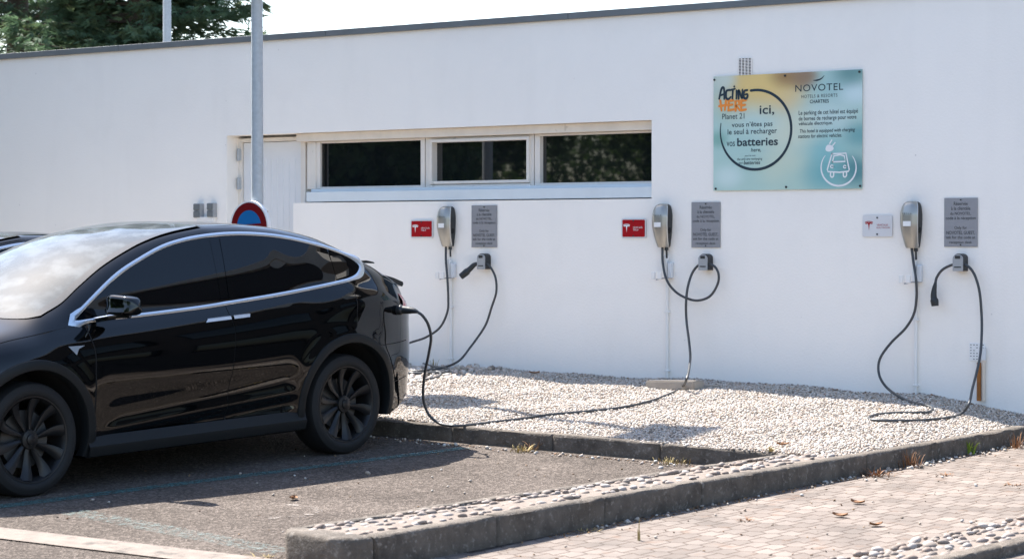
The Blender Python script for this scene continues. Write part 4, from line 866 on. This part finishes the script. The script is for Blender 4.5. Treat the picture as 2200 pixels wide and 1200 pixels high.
    for ca in (AF, AR):
        for sd in (1, -1):
            if first is None:
                mb = MB(); mb.tube([(-.20, 0, 0), (-.10, 0, 0)], .19, 40).tube([(-.12, 0, 0), (-.035, 0, 0)], .055, 20)
                wh = mb.build('wheel', 'disc', root, off=(0, 0, 0), smooth=True); prof = [(-.262, .285), (-.266, .33), (-.255, .362), (-.225, .374), (-.13, .376), (-.045, .374), (-.015, .362), (-.002, .335), (.0, .315), (-.006, .293), (-.014, .286), (-.05, .280), (-.25, .280)]
                q = np.linspace(0, 2*math.pi, 72, endpoint=False); mb = MB(); mb.grid(np.array([[(x, r*math.cos(t), r*math.sin(t)) for t in q] for x, r in prof]), True); mb.build('tyre', 'tyre', wh, off=(0, 0, 0), smooth=True, ang=35)
                mb = MB(); prof = [(-.22, .27), (-.05, .272), (-.016, .280), (-.010, .286), (-.012, .276), (-.03, .262), (-.06, .255), (-.20, .25)]
                mb.grid(np.array([[(x, r*math.cos(t), r*math.sin(t)) for t in q] for x, r in prof]), True)
                for k in range(10):
                    t0 = 2*math.pi*k/10+.1; rows = []
                    for r in np.linspace(.045, .268, 14):
                        f = (r-.045)/.223; wdt = .011+.034*f**1.3; sw = t0+.16*math.sin(f*2.2)-.1*f; cx_ = -.052+.034*f-.012*math.sin(f*3.1)
                        e = np.array([-math.sin(sw), math.cos(sw)]); c = np.array([math.cos(sw), math.sin(sw)])*r; ring = []
                        for uu, xx in ((-1, -.016*f-.004), (-.55, .001), (.2, .007), (.9, .005), (1, -.004), (.6, -.03), (-.6, -.036)): p = c+e*wdt*uu; ring.append((cx_+xx, p[0], p[1]))
                        rows.append(ring)
                    mb.grid(np.array(rows), True)
                hub = [(-.05, .066), (-.034, .062), (-.028, .036), (-.018, .034), (-.015, .026), (-.013, 0.002)]
                qq = np.linspace(0, 2*math.pi, 30, endpoint=False); mb.grid(np.array([[(x, r*math.cos(t), r*math.sin(t)) for t in qq] for x, r in hub]), True)
                for k in range(5): t = 2*math.pi*k/5+.3; mb.tube([(-.06, .05*math.cos(t), .05*math.sin(t)), (-.032, .05*math.cos(t), .05*math.sin(t))], .009, 8)
                mb.build('rim', 'alloy', wh, off=(0, 0, 0), smooth=True, ang=38); first = wh; o = wh
            else: o = copy_tree(first, root)
            o.location = Vector((( -.004 if sd > 0 else -1.936)-C0[0], ca-C0[1], .375)); o.rotation_euler = (0, 0, 0 if sd > 0 else math.pi)
            if ca == AR: o.rotation_euler[0] = .22*sd
    # charge port lid
    return root
def dusty():
    m = bpy.data.materials.new('dusty_windscreen'); m.use_nodes = True; t = m.node_tree; N = t.nodes; L = t.links; b = N['Principled BSDF']
    b.inputs['Roughness'].default_value = .6; b.inputs['Specular IOR Level'].default_value = .05; b.inputs['Coat Weight'].default_value = .75; b.inputs['Coat Roughness'].default_value = .02
    tc = N.new('ShaderNodeTexCoord'); at = N.new('ShaderNodeAttribute'); at.attribute_name = 'edge'
    n = N.new('ShaderNodeTexNoise'); n.inputs['Scale'].default_value = 7; n.inputs['Detail'].default_value = 7; L.new(tc.outputs['Object'], n.inputs[0])
    r = N.new('ShaderNodeMapRange'); r.inputs[1].default_value = .42; r.inputs[2].default_value = .64; L.new(n.outputs[0], r.inputs[0])
    a = N.new('ShaderNodeMix'); a.data_type = 'RGBA'; L.new(r.outputs[0], a.inputs[0]); a.inputs[6].default_value = (.022, .032, .038, 1); a.inputs[7].default_value = (.075, .09, .098, 1)
    v = N.new('ShaderNodeTexVoronoi'); v.inputs['Scale'].default_value = 38; wv_ = N.new('ShaderNodeTexNoise'); wv_.inputs['Scale'].default_value = 9; wv_.inputs['Detail'].default_value = 4; L.new(tc.outputs['Object'], wv_.inputs[0]); L.new(wv_.outputs['Color'], v.inputs['Vector'])
    vr = N.new('ShaderNodeMapRange'); vr.inputs[1].default_value = .22; vr.inputs[2].default_value = .05; L.new(v.outputs['Distance'], vr.inputs[0])
    e = N.new('ShaderNodeMix'); e.data_type = 'RGBA'; L.new(at.outputs['Fac'], e.inputs[0]); L.new(a.outputs[2], e.inputs[6]); e.inputs[7].default_value = (.035, .037, .039, 1)
    s = N.new('ShaderNodeMix'); s.data_type = 'RGBA'; mu = N.new('ShaderNodeMath'); mu.operation = 'MULTIPLY'; mu.inputs[1].default_value = .22; L.new(vr.outputs[0], mu.inputs[0]); L.new(mu.outputs[0], s.inputs[0]); L.new(e.outputs[2], s.inputs[6]); s.inputs[7].default_value = (.6, .6, .6, 1)
    L.new(s.outputs[2], b.inputs['Base Color']); return m
car = make_car(); car.matrix_world = carM(OC)
car2 = copy_tree(car); car2.matrix_world = carM(OC+np.array([-2.5, .55, .062]))@Matrix.Scale(.925, 4); car2['label'] = 'second black car in the next bay, mostly hidden behind the charging car'
car['group'] = car2['group'] = 'parked cars'
# mid cable, plugged into the car
pt = carW(-.015, 3.685, 1.06); pd = carW(.10, 3.80, 1.085)
MBp = [pt+(pt-pd)*.3, pt, .5*(pt+pd)+np.array([0, 0, .0])]
def Yc(px, py, y): return (px, py, y)
cable([(1423, 531, -.05), (1424, 565, -.07), (1432, 600, -.115), (1450, 625, -.10), (1475, 640, -.09), (1500, 645, -.085), (1525, 636, -.08), (1541, 612, -.075), (1544, 590, -.075), (1536, 573, -.07), (1519, 566, -.07), (1503, 568, -.07), (1488, 585, -.075), (1478, 615, -.11), (1474, 650, -.13), (1475, 690, -.14), (1480, 730, -.26), (1483, 770, -.42), (1476, 812, -.92), (1462, 833, 'g'), (1440, 845, 'g'), (1400, 860, 'g'), (1340, 874, 'g'), (1260, 883, 'g'), (1180, 890, 'g'), (1120, 899, 'g'), (1060, 906, 'g'), (1010, 912, 'g'), (975, 914, 'g'), (945, 909, 'g'), (923, 892, -3.37), (912, 868, -3.40), (909, 840, -3.44), (913, 800, -3.50), (921, 760, -3.56), (926, 725, -3.62), (920, 697, -3.68), (908, 678, -3.73), (896, 669, -3.76)], 'dark grey cable coiled through the middle holder and plugged into the black car',
      [W(897, 669.5, -3.76), W(888, 667, -3.765), W(878, 666, -3.77), W(866, 665, -3.78), W(856, 666, -3.79), W(844, 668, -3.80)], 1.15)
# ---------------------------------------------------------------- posts, boxes, block, weeds, trees
def gzr(x, y): return float(gravel_h(x, y)) if y > -3.3 else float(gz(x, y))
pp = CAM+ray(553, 480)/ray(553, 480)[1]*(-1.6-CAM[1]); bx, by = pp[0], pp[1]
t = empty('lamp_post', (bx, by, gzr(bx, by)), 'tall galvanised lamp post rising behind the black car', 'lamp post')
hb = 7.2; zb = gzr(bx, by)
MB().tube([(bx, by, zb-.1), (bx, by, zb+1.1)], .075, 24).tube([(bx, by, zb+1.1), (bx, by, zb+1.16)], [.075, .058], 24).tube([(bx, by, zb+1.14), (bx, by, zb+hb)], [.058, .048], 24).build('pole', 'galv', t, smooth=True, ang=50)
hd = MB(); hd.bevbox((bx-.32, by-.42, zb+hb-.06), (bx+.32, by+.36, zb+hb+.08), .05); hd.build('lamp_head', 'galv', t, smooth=True)  # head above the view, added to cast the far shadow blob on the gravel
hd = MB(); hd.bevbox((bx-.40, by-.34, zb+3.72), (bx+.32, by+.30, zb+3.84), .05); hd.build('lamp_head', 'galv', t, smooth=True)  # second head above the view, added for the shadow patch behind the car
# round no-parking sign clamped to the post
sc = W(535, 487, by-.10); sr = .245
t = empty('no_parking_sign', (sc[0], sc[1], sc[2]-sr), 'round red and blue no parking sign on the lamp post', 'sign')
def disc(mb, r, y, k=48, r0=0.):
    q = np.linspace(0, 2*math.pi, k, endpoint=False)
    if r0 == 0: mb.add([(sc[0]+r*math.cos(a), y, sc[2]+r*math.sin(a)) for a in q], [tuple(range(k))])
    else: mb.grid(np.array([[(sc[0]+rr*math.cos(a), y, sc[2]+rr*math.sin(a)) for a in q] for rr in (r0, r)]), True)
    return mb
q = np.linspace(0, 2*math.pi, 64, endpoint=False)
mb = MB(); mb.grid(np.array([[(sc[0]+r*math.cos(a), sc[1]+y, sc[2]+r*math.sin(a)) for a in q] for r, y in ((sr-.006, .0), (sr, -.003), (sr+.001, .036), (sr-.006, .038), (sr-.012, .005))]), True); disc(mb, sr-.004, sc[1]+.0005); mb.build('sign_shell', 'white', t, smooth=True, ang=40)
disc(MB(), sr-.018, sc[1]-.0015, 64, .155).build('red_ring', 'signred', t); disc(MB(), .157, sc[1]-.001, 64).build('blue_field', 'signblue', t)
mb = MB(); mb.add([(sc[0]-.158, sc[1]-.003, sc[2]-.005-.03), (sc[0]+.158, sc[1]-.003, sc[2]+.012-.03), (sc[0]+.158, sc[1]-.003, sc[2]+.012+.02), (sc[0]-.158, sc[1]-.003, sc[2]-.005+.02)], [(0, 1, 2, 3)]); mb.build('red_bar', 'signred', t)
MB().bevbox((sc[0]-.05, sc[1]+.04, sc[2]+.10), (bx+.075, by+.07, sc[2]+.15), .006).build('clamp', 'rust', t)
# second pole beyond the roof
p2 = CAM+ray(359, 60)*34; t = empty('lamp_post', (p2[0], p2[1], 0), 'grey pole standing beyond the flat roof, in front of the conifers', 'lamp post')
MB().tube([(p2[0], p2[1], 0), (p2[0], p2[1], 9)], [.075, .05], 18).build('pole', 'galv', t, smooth=True, ang=50)
MB().bevbox((p2[0]-.3, p2[1]-.12, 8.95), (p2[0]+.3, p2[1]+.12, 9.1), .04).build('lamp_head', 'galv', t, smooth=True)
# socket boxes on the wall
for px, lab in (((416, 437, 430, 468), 'left one of two grey socket boxes on the wall by the door recess'), ((445, 436, 458, 467), 'right one of two grey socket boxes on the wall by the door recess')):
    a = W(px[0], 450, -.06); b = W(px[1-1+2], 450, -.06); zt = W(px[0], px[1], -.06)[2]; zb_ = W(px[0], px[3], -.06)[2]; H = zt-zb_
    t = empty('socket_box', ((a[0]+b[0])/2, 0, zb_), lab, 'socket', 'socket boxes on the wall'); MB().bevbox((a[0], -.06, zb_), (b[0], -.002, zt), .005).build('housing', 'holder', t)
    for k in (0, 1): MB().bevbox((a[0]+.006, -.074, zb_+H*.5*k+.006), (b[0]-.006, -.0605, zb_+H*.5*(k+1)-.006), .004).build('flap', 'coping', t)
    x = b[0]-.03; MB().tube([(x, -.03, zb_+.003), (x, -.03, zb_-.1)], .012, 8).build('cable_stub', 'black', t)
a = W(428, 470, -.05); t = empty('junction_box', (a[0]+.05, 0, a[2]-.16), 'white junction box below the two grey socket boxes', 'box'); MB().bevbox((a[0]-.03, -.06, a[2]-.16), (a[0]+.20, -.002, a[2]+.02), .006).build('housing', 'whiteplastic', t)
mb = MB(); mb.tube([(a[0]+.05, -.03, a[2]-.16), (a[0]+.05, -.03, .33)], .012, 8); mb.build('pipe', 'whiteplastic', t)
# pale block and plank on the gravel
b0, b1 = on_gravel(1398, 829), on_gravel(1503, 835); d = (b1-b0); Lb = np.linalg.norm(d[:2]); d /= np.linalg.norm(d); t = None
bm = bmesh.new(); bmesh.ops.create_cube(bm, size=1); an = math.atan2(d[1], d[0]); M = Matrix.Translation((b0+b1)/2+np.array([-.03, .04, .018]))@Matrix.Rotation(an, 4, 'Z')@Matrix.Rotation(-.035, 4, 'Y')@Matrix.Diagonal((Lb, .15, .085, 1)); bm.transform(M); bmesh.ops.bevel(bm, geom=list(bm.edges), offset=.012, segments=2, affect='EDGES')
o = MB().bm(bm).build('concrete_block', 'concrete', off=(b0+b1)/2, smooth=True, ang=60); o.location = Vector((b0+b1)/2); tag(o, 'pale concrete block lying on the gravel under the middle charging point', 'block')
b0, b1 = on_gravel(1498, 828), on_gravel(1542, 829); mb = MB(); c = (b0+b1)/2; mb.bevbox((b0[0]-.05, c[1]-.02, c[2]-.02), (b1[0], c[1]+.05, c[2]+.012), .006); o = mb.build('plank', 'concrete', off=c); o.location = Vector(c); tag(o, 'thin pale slat on the gravel next to the concrete block', 'slat')
# plaster patch with pipe
a, b = W(2083, 755, -.005), W(2116, 755, -.005); zt, zb_ = W(2083, 736, -.005)[2], W(2083, 774, -.005)[2]
t = empty('perforated_plate', ((a[0]+b[0])/2, 0, zb_), 'small white perforated plate on the wall above the rusty pipe', 'plate'); MB().bevbox((a[0], -.008, zb_), (b[0], -.001, zt), .002).build('plate', 'white', t)
mb = MB()
for i in range(5):
    for j in range(6):
        if rng.random() < .7: x = a[0]+(b[0]-a[0])*(.1+.2*i); z = zb_+(zt-zb_)*(.1+.16*j); mb.bevbox((x-.006, -.0095, z-.003), (x+.006, -.0078, z+.003), 0)
mb.build('slot', 'inkgrey', t)
a = W(2106, 850, -.03); t = empty('rusty_pipe', (a[0], -.03, a[2]-.02), 'short rusty pipe with a cream pipe at the wall foot, right end', 'pipe'); zt = W(2106, 778, -.03)[2]
mb = MB(); mb.tube([(a[0]-.012, -.03, a[2]-.04), (a[0]-.012, -.03, zt)], .018, 14); mb.build('steel_pipe', 'rust', t, smooth=True, ang=50); mb = MB(); mb.tube([(a[0]+.024, -.02, a[2]-.04), (a[0]+.024, -.02, zt+.06)], .014, 12); mb.build('plastic_pipe', 'creampipe', t, smooth=True, ang=50)
mb = MB(); mb.tube([(a[0]+.024, -.02, zt+.02), (a[0]+.024, -.02, zt+.12)], .02, 12); mb.build('pipe_coupling', 'clear', t, smooth=True, ang=50)
# weeds, one tuft each
def tuft(p, h, n, m, label, spread=.6, name='weed_tuft', wdt=.0035, rad=.04):
    t = MB()
    for _ in range(n):
        a = rng.uniform(0, 6.28); r0 = rng.uniform(0, rad); b = np.array([p[0]+r0*math.cos(a), p[1]+r0*math.sin(a), p[2]-.008]); a += rng.normal(0, .6); hh = h*.8*rng.uniform(.25, 1); le = hh*spread*rng.uniform(.2, 1.2); wv = wdt*rng.uniform(.6, 1.4)
        dirv = np.array([math.cos(a), math.sin(a), 0]); sd_ = np.array([-math.sin(a), math.cos(a), 0]); R = []
        for s in np.linspace(0, 1, 5): c = b+dirv*le*s**1.7+np.array([0, 0, hh*(s-.25*s**3)]); ww = wv*(1-s**2)+.0006; R.append([c-sd_*ww, c+sd_*ww])
        t.grid(np.array(R))
    o = t.build(name, m, off=p, recalc=False); o.location = Vector(p); return tag(o, label, 'weed', 'weeds along the kerbs and wall')
def gk(px, py): return G(px, py)
tuft(gk(1122, 969), .11, 60, 'drygrass', 'yellow weed tuft at the foot of the inner kerb, left of the two', .8, rad=.12); tuft(gk(1140, 966), .16, 18, 'deadleaf', 'reddish dry stems at the inner kerb beside the yellow tuft', .9, rad=.06)
tuft(gk(1440, 995), .10, 70, 'drygrass', 'yellow weed tuft at the inner kerb, where the island begins', .9, rad=.15); tuft(on_gravel(1655, 966), .06, 30, 'drygrass', 'small straw weed on the gravel at the inner kerb end', .8, rad=.04)
def pk(px, py): return onsurf(px, py, lambda x, y: gz(x, y))
tuft(pk(2081, 974), .19, 34, 'greenweed', 'bright green weed at the foot of the long kerb', .6, wdt=.009, rad=.05); tuft(pk(2183, 962), .22, 36, 'deadleaf', 'brown dry weed against the long kerb at the right edge', .3, rad=.05)
tuft(pk(1955, 1003), .24, 46, 'deadleaf', 'tall russet weed against the middle of the long kerb', .4, rad=.09); tuft(pk(1885, 1022), .12, 70, 'deadleaf', 'low spreading russet weed at the foot of the long kerb', 1.3, rad=.12)
tuft(pk(2030, 1020), .05, 34, 'deadleaf', 'small brown tuft on the pavers near the right edge', 1.6, rad=.06); tuft(pk(1030, 1172), .09, 24, 'deadleaf', 'dark dry weed at the near end of the long kerb', 1.2, wdt=.009, rad=.05)
tuft(pk(1260, 1140), .04, 50, 'drygrass', 'flat straw clump on the pavers beside the long kerb', 2.4, rad=.09); tuft(pk(1603, 1118), .06, 26, 'deadleaf', 'tiny brown tuft in the middle of the pavers', 1.6, rad=.05)
tuft(pk(2178, 1042), .05, 30, 'deadleaf', 'flat brown tuft on the pavers at the right edge', 1.8, rad=.06); tuft(pk(1373, 1160), .25, 4, 'drygrass', 'single tall dry stem standing on the pavers', .12, wdt=.004, rad=.01)
tuft(on_gravel(1350, 806), .10, 36, 'drygrass', 'sparse dry weed at the wall foot left of the concrete block', .9, wdt=.004, rad=.07); tuft(on_gravel(932, 783), .12, 14, 'drygrass', 'thin dry stalks at the wall foot near the left conduit', .4, wdt=.003, rad=.05)
tuft(pk(575, 1197), .05, 40, 'drygrass', 'yellow moss tuft at the island nose', 1.6, rad=.08)
# dead leaves
for px, py, lab in ((1148, 803, 'orange leaf on the gravel behind the looped cable'), (1843, 1082, 'brown leaf on the pavers, upper middle'), (1882, 1130, 'pale tan leaf on the pavers by the near cobbles'), (1805, 1110, 'yellow leaf on the pavers below the brown one'), (1682, 957, 'russet leaf on the gravel by the kerb joint'), (1000, 1175, 'curled brown leaf against the long kerb, near end'), (630, 1073, 'small brown leaf on the sunlit asphalt')):
    p = on_gravel(px, py) if py < 960 else pk(px, py); a = rng.uniform(0, 6.28); mb = MB(); R = []
    for s in np.linspace(-1, 1, 7):
        ww = .028*(1-s*s)+.002; c = np.array([math.cos(a), math.sin(a), 0])*s*.05; n_ = np.array([-math.sin(a), math.cos(a), 0]); R.append([p+c-n_*ww+(0, 0, .016+.012*s*s), p+c+(0, 0, .006+.012*s*s), p+c+n_*ww+(0, 0, .02+.012*s*s)])
    mb.grid(np.array(R)); o = mb.build('dead_leaf', 'deadleaf', off=p, recalc=False); o.location = Vector(p); tag(o, lab, 'leaf', 'dead leaves on the ground')
# conifers beyond the roof
def conifer(px, d, height, rad, label, nb=190, seed=1, nsp=120):
    r = np.random.default_rng(seed); base = CAM+ray(px, 500)*d; base[2] = 0; t = empty('conifer', base, label, 'tree', 'trees beyond the flat roof')
    MB().tube([base, base+(0, 0, height*.6), base+(0, 0, height)], [.28, .16, .03], 14).build('trunk', 'bark', t, smooth=True)
    V = []; limb = MB()
    for _ in range(nb):
        h = height*r.uniform(.16, .99); L = rad*(1-h/height)**.72*r.uniform(.75, 1.15)+.15; az = r.uniform(0, 6.28); dv = np.array([math.cos(az), math.sin(az), 0]); sv = np.array([-dv[1], dv[0], 0]); droop = r.uniform(.05, .28)
        f = lambda s: base+np.array([0, 0, h])+dv*L*s+np.array([0, 0, L*(.10*s-droop*s*s+.12*s**4)])
        limb.tube([f(s) for s in (0, .35, .7, 1)], [.04, .028, .016, .006], 5, False)
        n = int(nsp*(L/rad+.25)); s = r.uniform(.12, 1.02, n)**.8
        side = r.normal(0, 1, n)*(.32*L*(1.05-s)+.10); pos = np.array([f(x) for x in s])+sv*side[:, None]+np.c_[np.zeros(n), np.zeros(n), -.10*abs(side)+r.normal(-.04, .06, n)]
        V.append(np.c_[pos, np.tile(dv, (n, 1)), np.tile(sv, (n, 1)), np.sign(side)*np.minimum(abs(side)/.4, 1)])
    A = np.vstack(V); n = len(A); pos, dv, sv, sg = A[:, :3], A[:, 3:6], A[:, 6:9], A[:, 9:]
    out = dv*.8+sv*sg*.8+r.normal(0, .35, (n, 3))-np.array([0, 0, .15]); out /= np.linalg.norm(out, axis=1)[:, None]
    up = np.array([0, 0, 1])+r.normal(0, .5, (n, 3)); s1 = np.cross(out, up); s1 /= np.linalg.norm(s1, axis=1)[:, None]; u2 = np.cross(s1, out)
    QV = []
    for ang_, ln, wd in ((0, .20, .015), (.75, .12, .012), (-.75, .12, .012), (.4, .16, .012), (-.4, .16, .012)):
        for k in (0, 1):
            pl = s1 if k == 0 else (s1*.4+u2*.9); dd = out*math.cos(ang_)+s1*math.sin(ang_); ss = pl*math.cos(ang_)-out*math.sin(ang_)*(1-k); ln_ = ln*r.uniform(.7, 1.3, (n, 1)); b = pos-out*.05
            if k == 1 and ang_ != 0: continue
            QV.append(np.stack([b, b+dd*ln_*.45+ss*wd, b+dd*ln_, b+dd*ln_*.45-ss*wd], 1))
    Q = np.vstack(QV); F = np.arange(len(Q)*4).reshape(-1, 4); off = np.array(base)
    bigmesh('crown', (Q.reshape(-1, 3)-off), F, 'leaf', smooth=False, parent=t); limb.build('limb', 'bark', t); return t
conifer(300, 38, 11.5, 2.7, 'dark conifer behind the grey pole beyond the roof', 260, 3, 150)
conifer(40, 41, 12.5, 3.5, 'broad dark conifer at the left edge beyond the roof', 230, 5, 90)
conifer(180, 47, 11, 3.0, 'dark conifer between and behind the other two conifers', 200, 8, 110)
conifer(560, 46, 5.5, 2.2, 'low lighter conifer just showing over the roof by the lamp post', 130, 9, 120)
# unseen broad-leaved trees, added to be mirrored in the glass and block sky
def broad(x, y, h, r_, label, seed):
    r = np.random.default_rng(seed); b = np.array([x, y, -.3]); t = empty('broadleaf_tree', b, label, 'tree', 'trees across the car park'); mb = MB(); mb.tube([b, b+(0, 0, h*.35), b+(.2, .1, h*.8)], [.22, .16, .05], 12)
    C = []
    for _ in range(26):
        a = r.uniform(0, 6.28); rr = r_*math.sqrt(r.uniform(0, 1))*.8; c = b+np.array([rr*math.cos(a), rr*math.sin(a), h*r.uniform(.38, .93)]); C.append((c, r_*r.uniform(.25, .45))); mb.tube([b+(0, 0, h*.36), .5*(b+c)+(0, 0, h*.1), c], [.07, .04, .015], 6, False)
    mb.build('trunk', 'bark', t); P = []
    for c, q in C: v = r.normal(0, 1, (800, 3)); v /= np.linalg.norm(v, axis=1)[:, None]; P.append(c+v*q*r.uniform(.3, 1, (800, 1))**.5)
    P = np.vstack(P); n = len(P); a = r.normal(0, 1, (n, 3)); a /= np.linalg.norm(a, axis=1)[:, None]; c = np.cross(a, r.normal(0, 1, (n, 3))); c /= np.linalg.norm(c, axis=1)[:, None]; s = r.uniform(.07, .13, (n, 1))
    Q = np.stack([P-a*s, P+c*s*.6, P+a*s, P-c*s*.6], 1); bigmesh('crown', Q.reshape(-1, 3)-b, np.arange(n*4).reshape(-1, 4), 'leaf2', smooth=False, parent=t)
for i, (x, y, h, r_) in enumerate(((-10.5, -8, 7., 2.5), (-15, -4.2, 12.5, 3.6), (-14, -13, 7.5, 2.8), (-20, -9, 8.5, 3.2), (-11, -19, 8, 3.), (-24, -18, 9, 3.5), (-4, -30, 8, 3.2), (2, -31, 8.5, 3.4))):
    broad(x, y, h, r_, ['round leafy tree across the car park, nearest the bays', 'tall leafy tree across the car park, second row', 'leafy tree across the car park, right of the nearest', 'wide leafy tree across the car park, far left', 'leafy tree across the car park, furthest right', 'large leafy tree at the back of the car park', 'leafy tree behind the tall hedge, left', 'leafy tree behind the tall hedge, right'][i], 20+i)

# tall unseen hedge across the car park, added to be mirrored in the panes
r = np.random.default_rng(77); hx0, hx1, hy = -26., 9., -27.; t = empty('hedge', ((hx0+hx1)/2, hy, -.35), 'long tall hedge on the far side of the car park', 'hedge')
n = 62000; P = np.c_[r.uniform(hx0, hx1, n), hy+r.normal(0, .6, n), r.uniform(-.3, 5.0, n)]; P[:, 2] *= 1+.14*np.sin(P[:, 0]*1.7)+.08*np.sin(P[:, 0]*4.3+1); a = r.normal(0, 1, (n, 3)); a /= np.linalg.norm(a, axis=1)[:, None]; c = np.cross(a, r.normal(0, 1, (n, 3))); c /= np.linalg.norm(c, axis=1)[:, None]; q = r.uniform(.06, .12, (n, 1))
Q = np.stack([P-a*q, P+c*q*.6, P+a*q, P-c*q*.6], 1); bigmesh('foliage', Q.reshape(-1, 3)-np.array(t.location), np.arange(n*4).reshape(-1, 4), 'leaf2', smooth=False, parent=t)
mb = MB()
for x in np.arange(hx0+.3, hx1, .9): mb.tube([(x, hy, -.4), (x+.1, hy, 4.)], [.07, .02], 6)
mb.build('stem', 'bark', t)
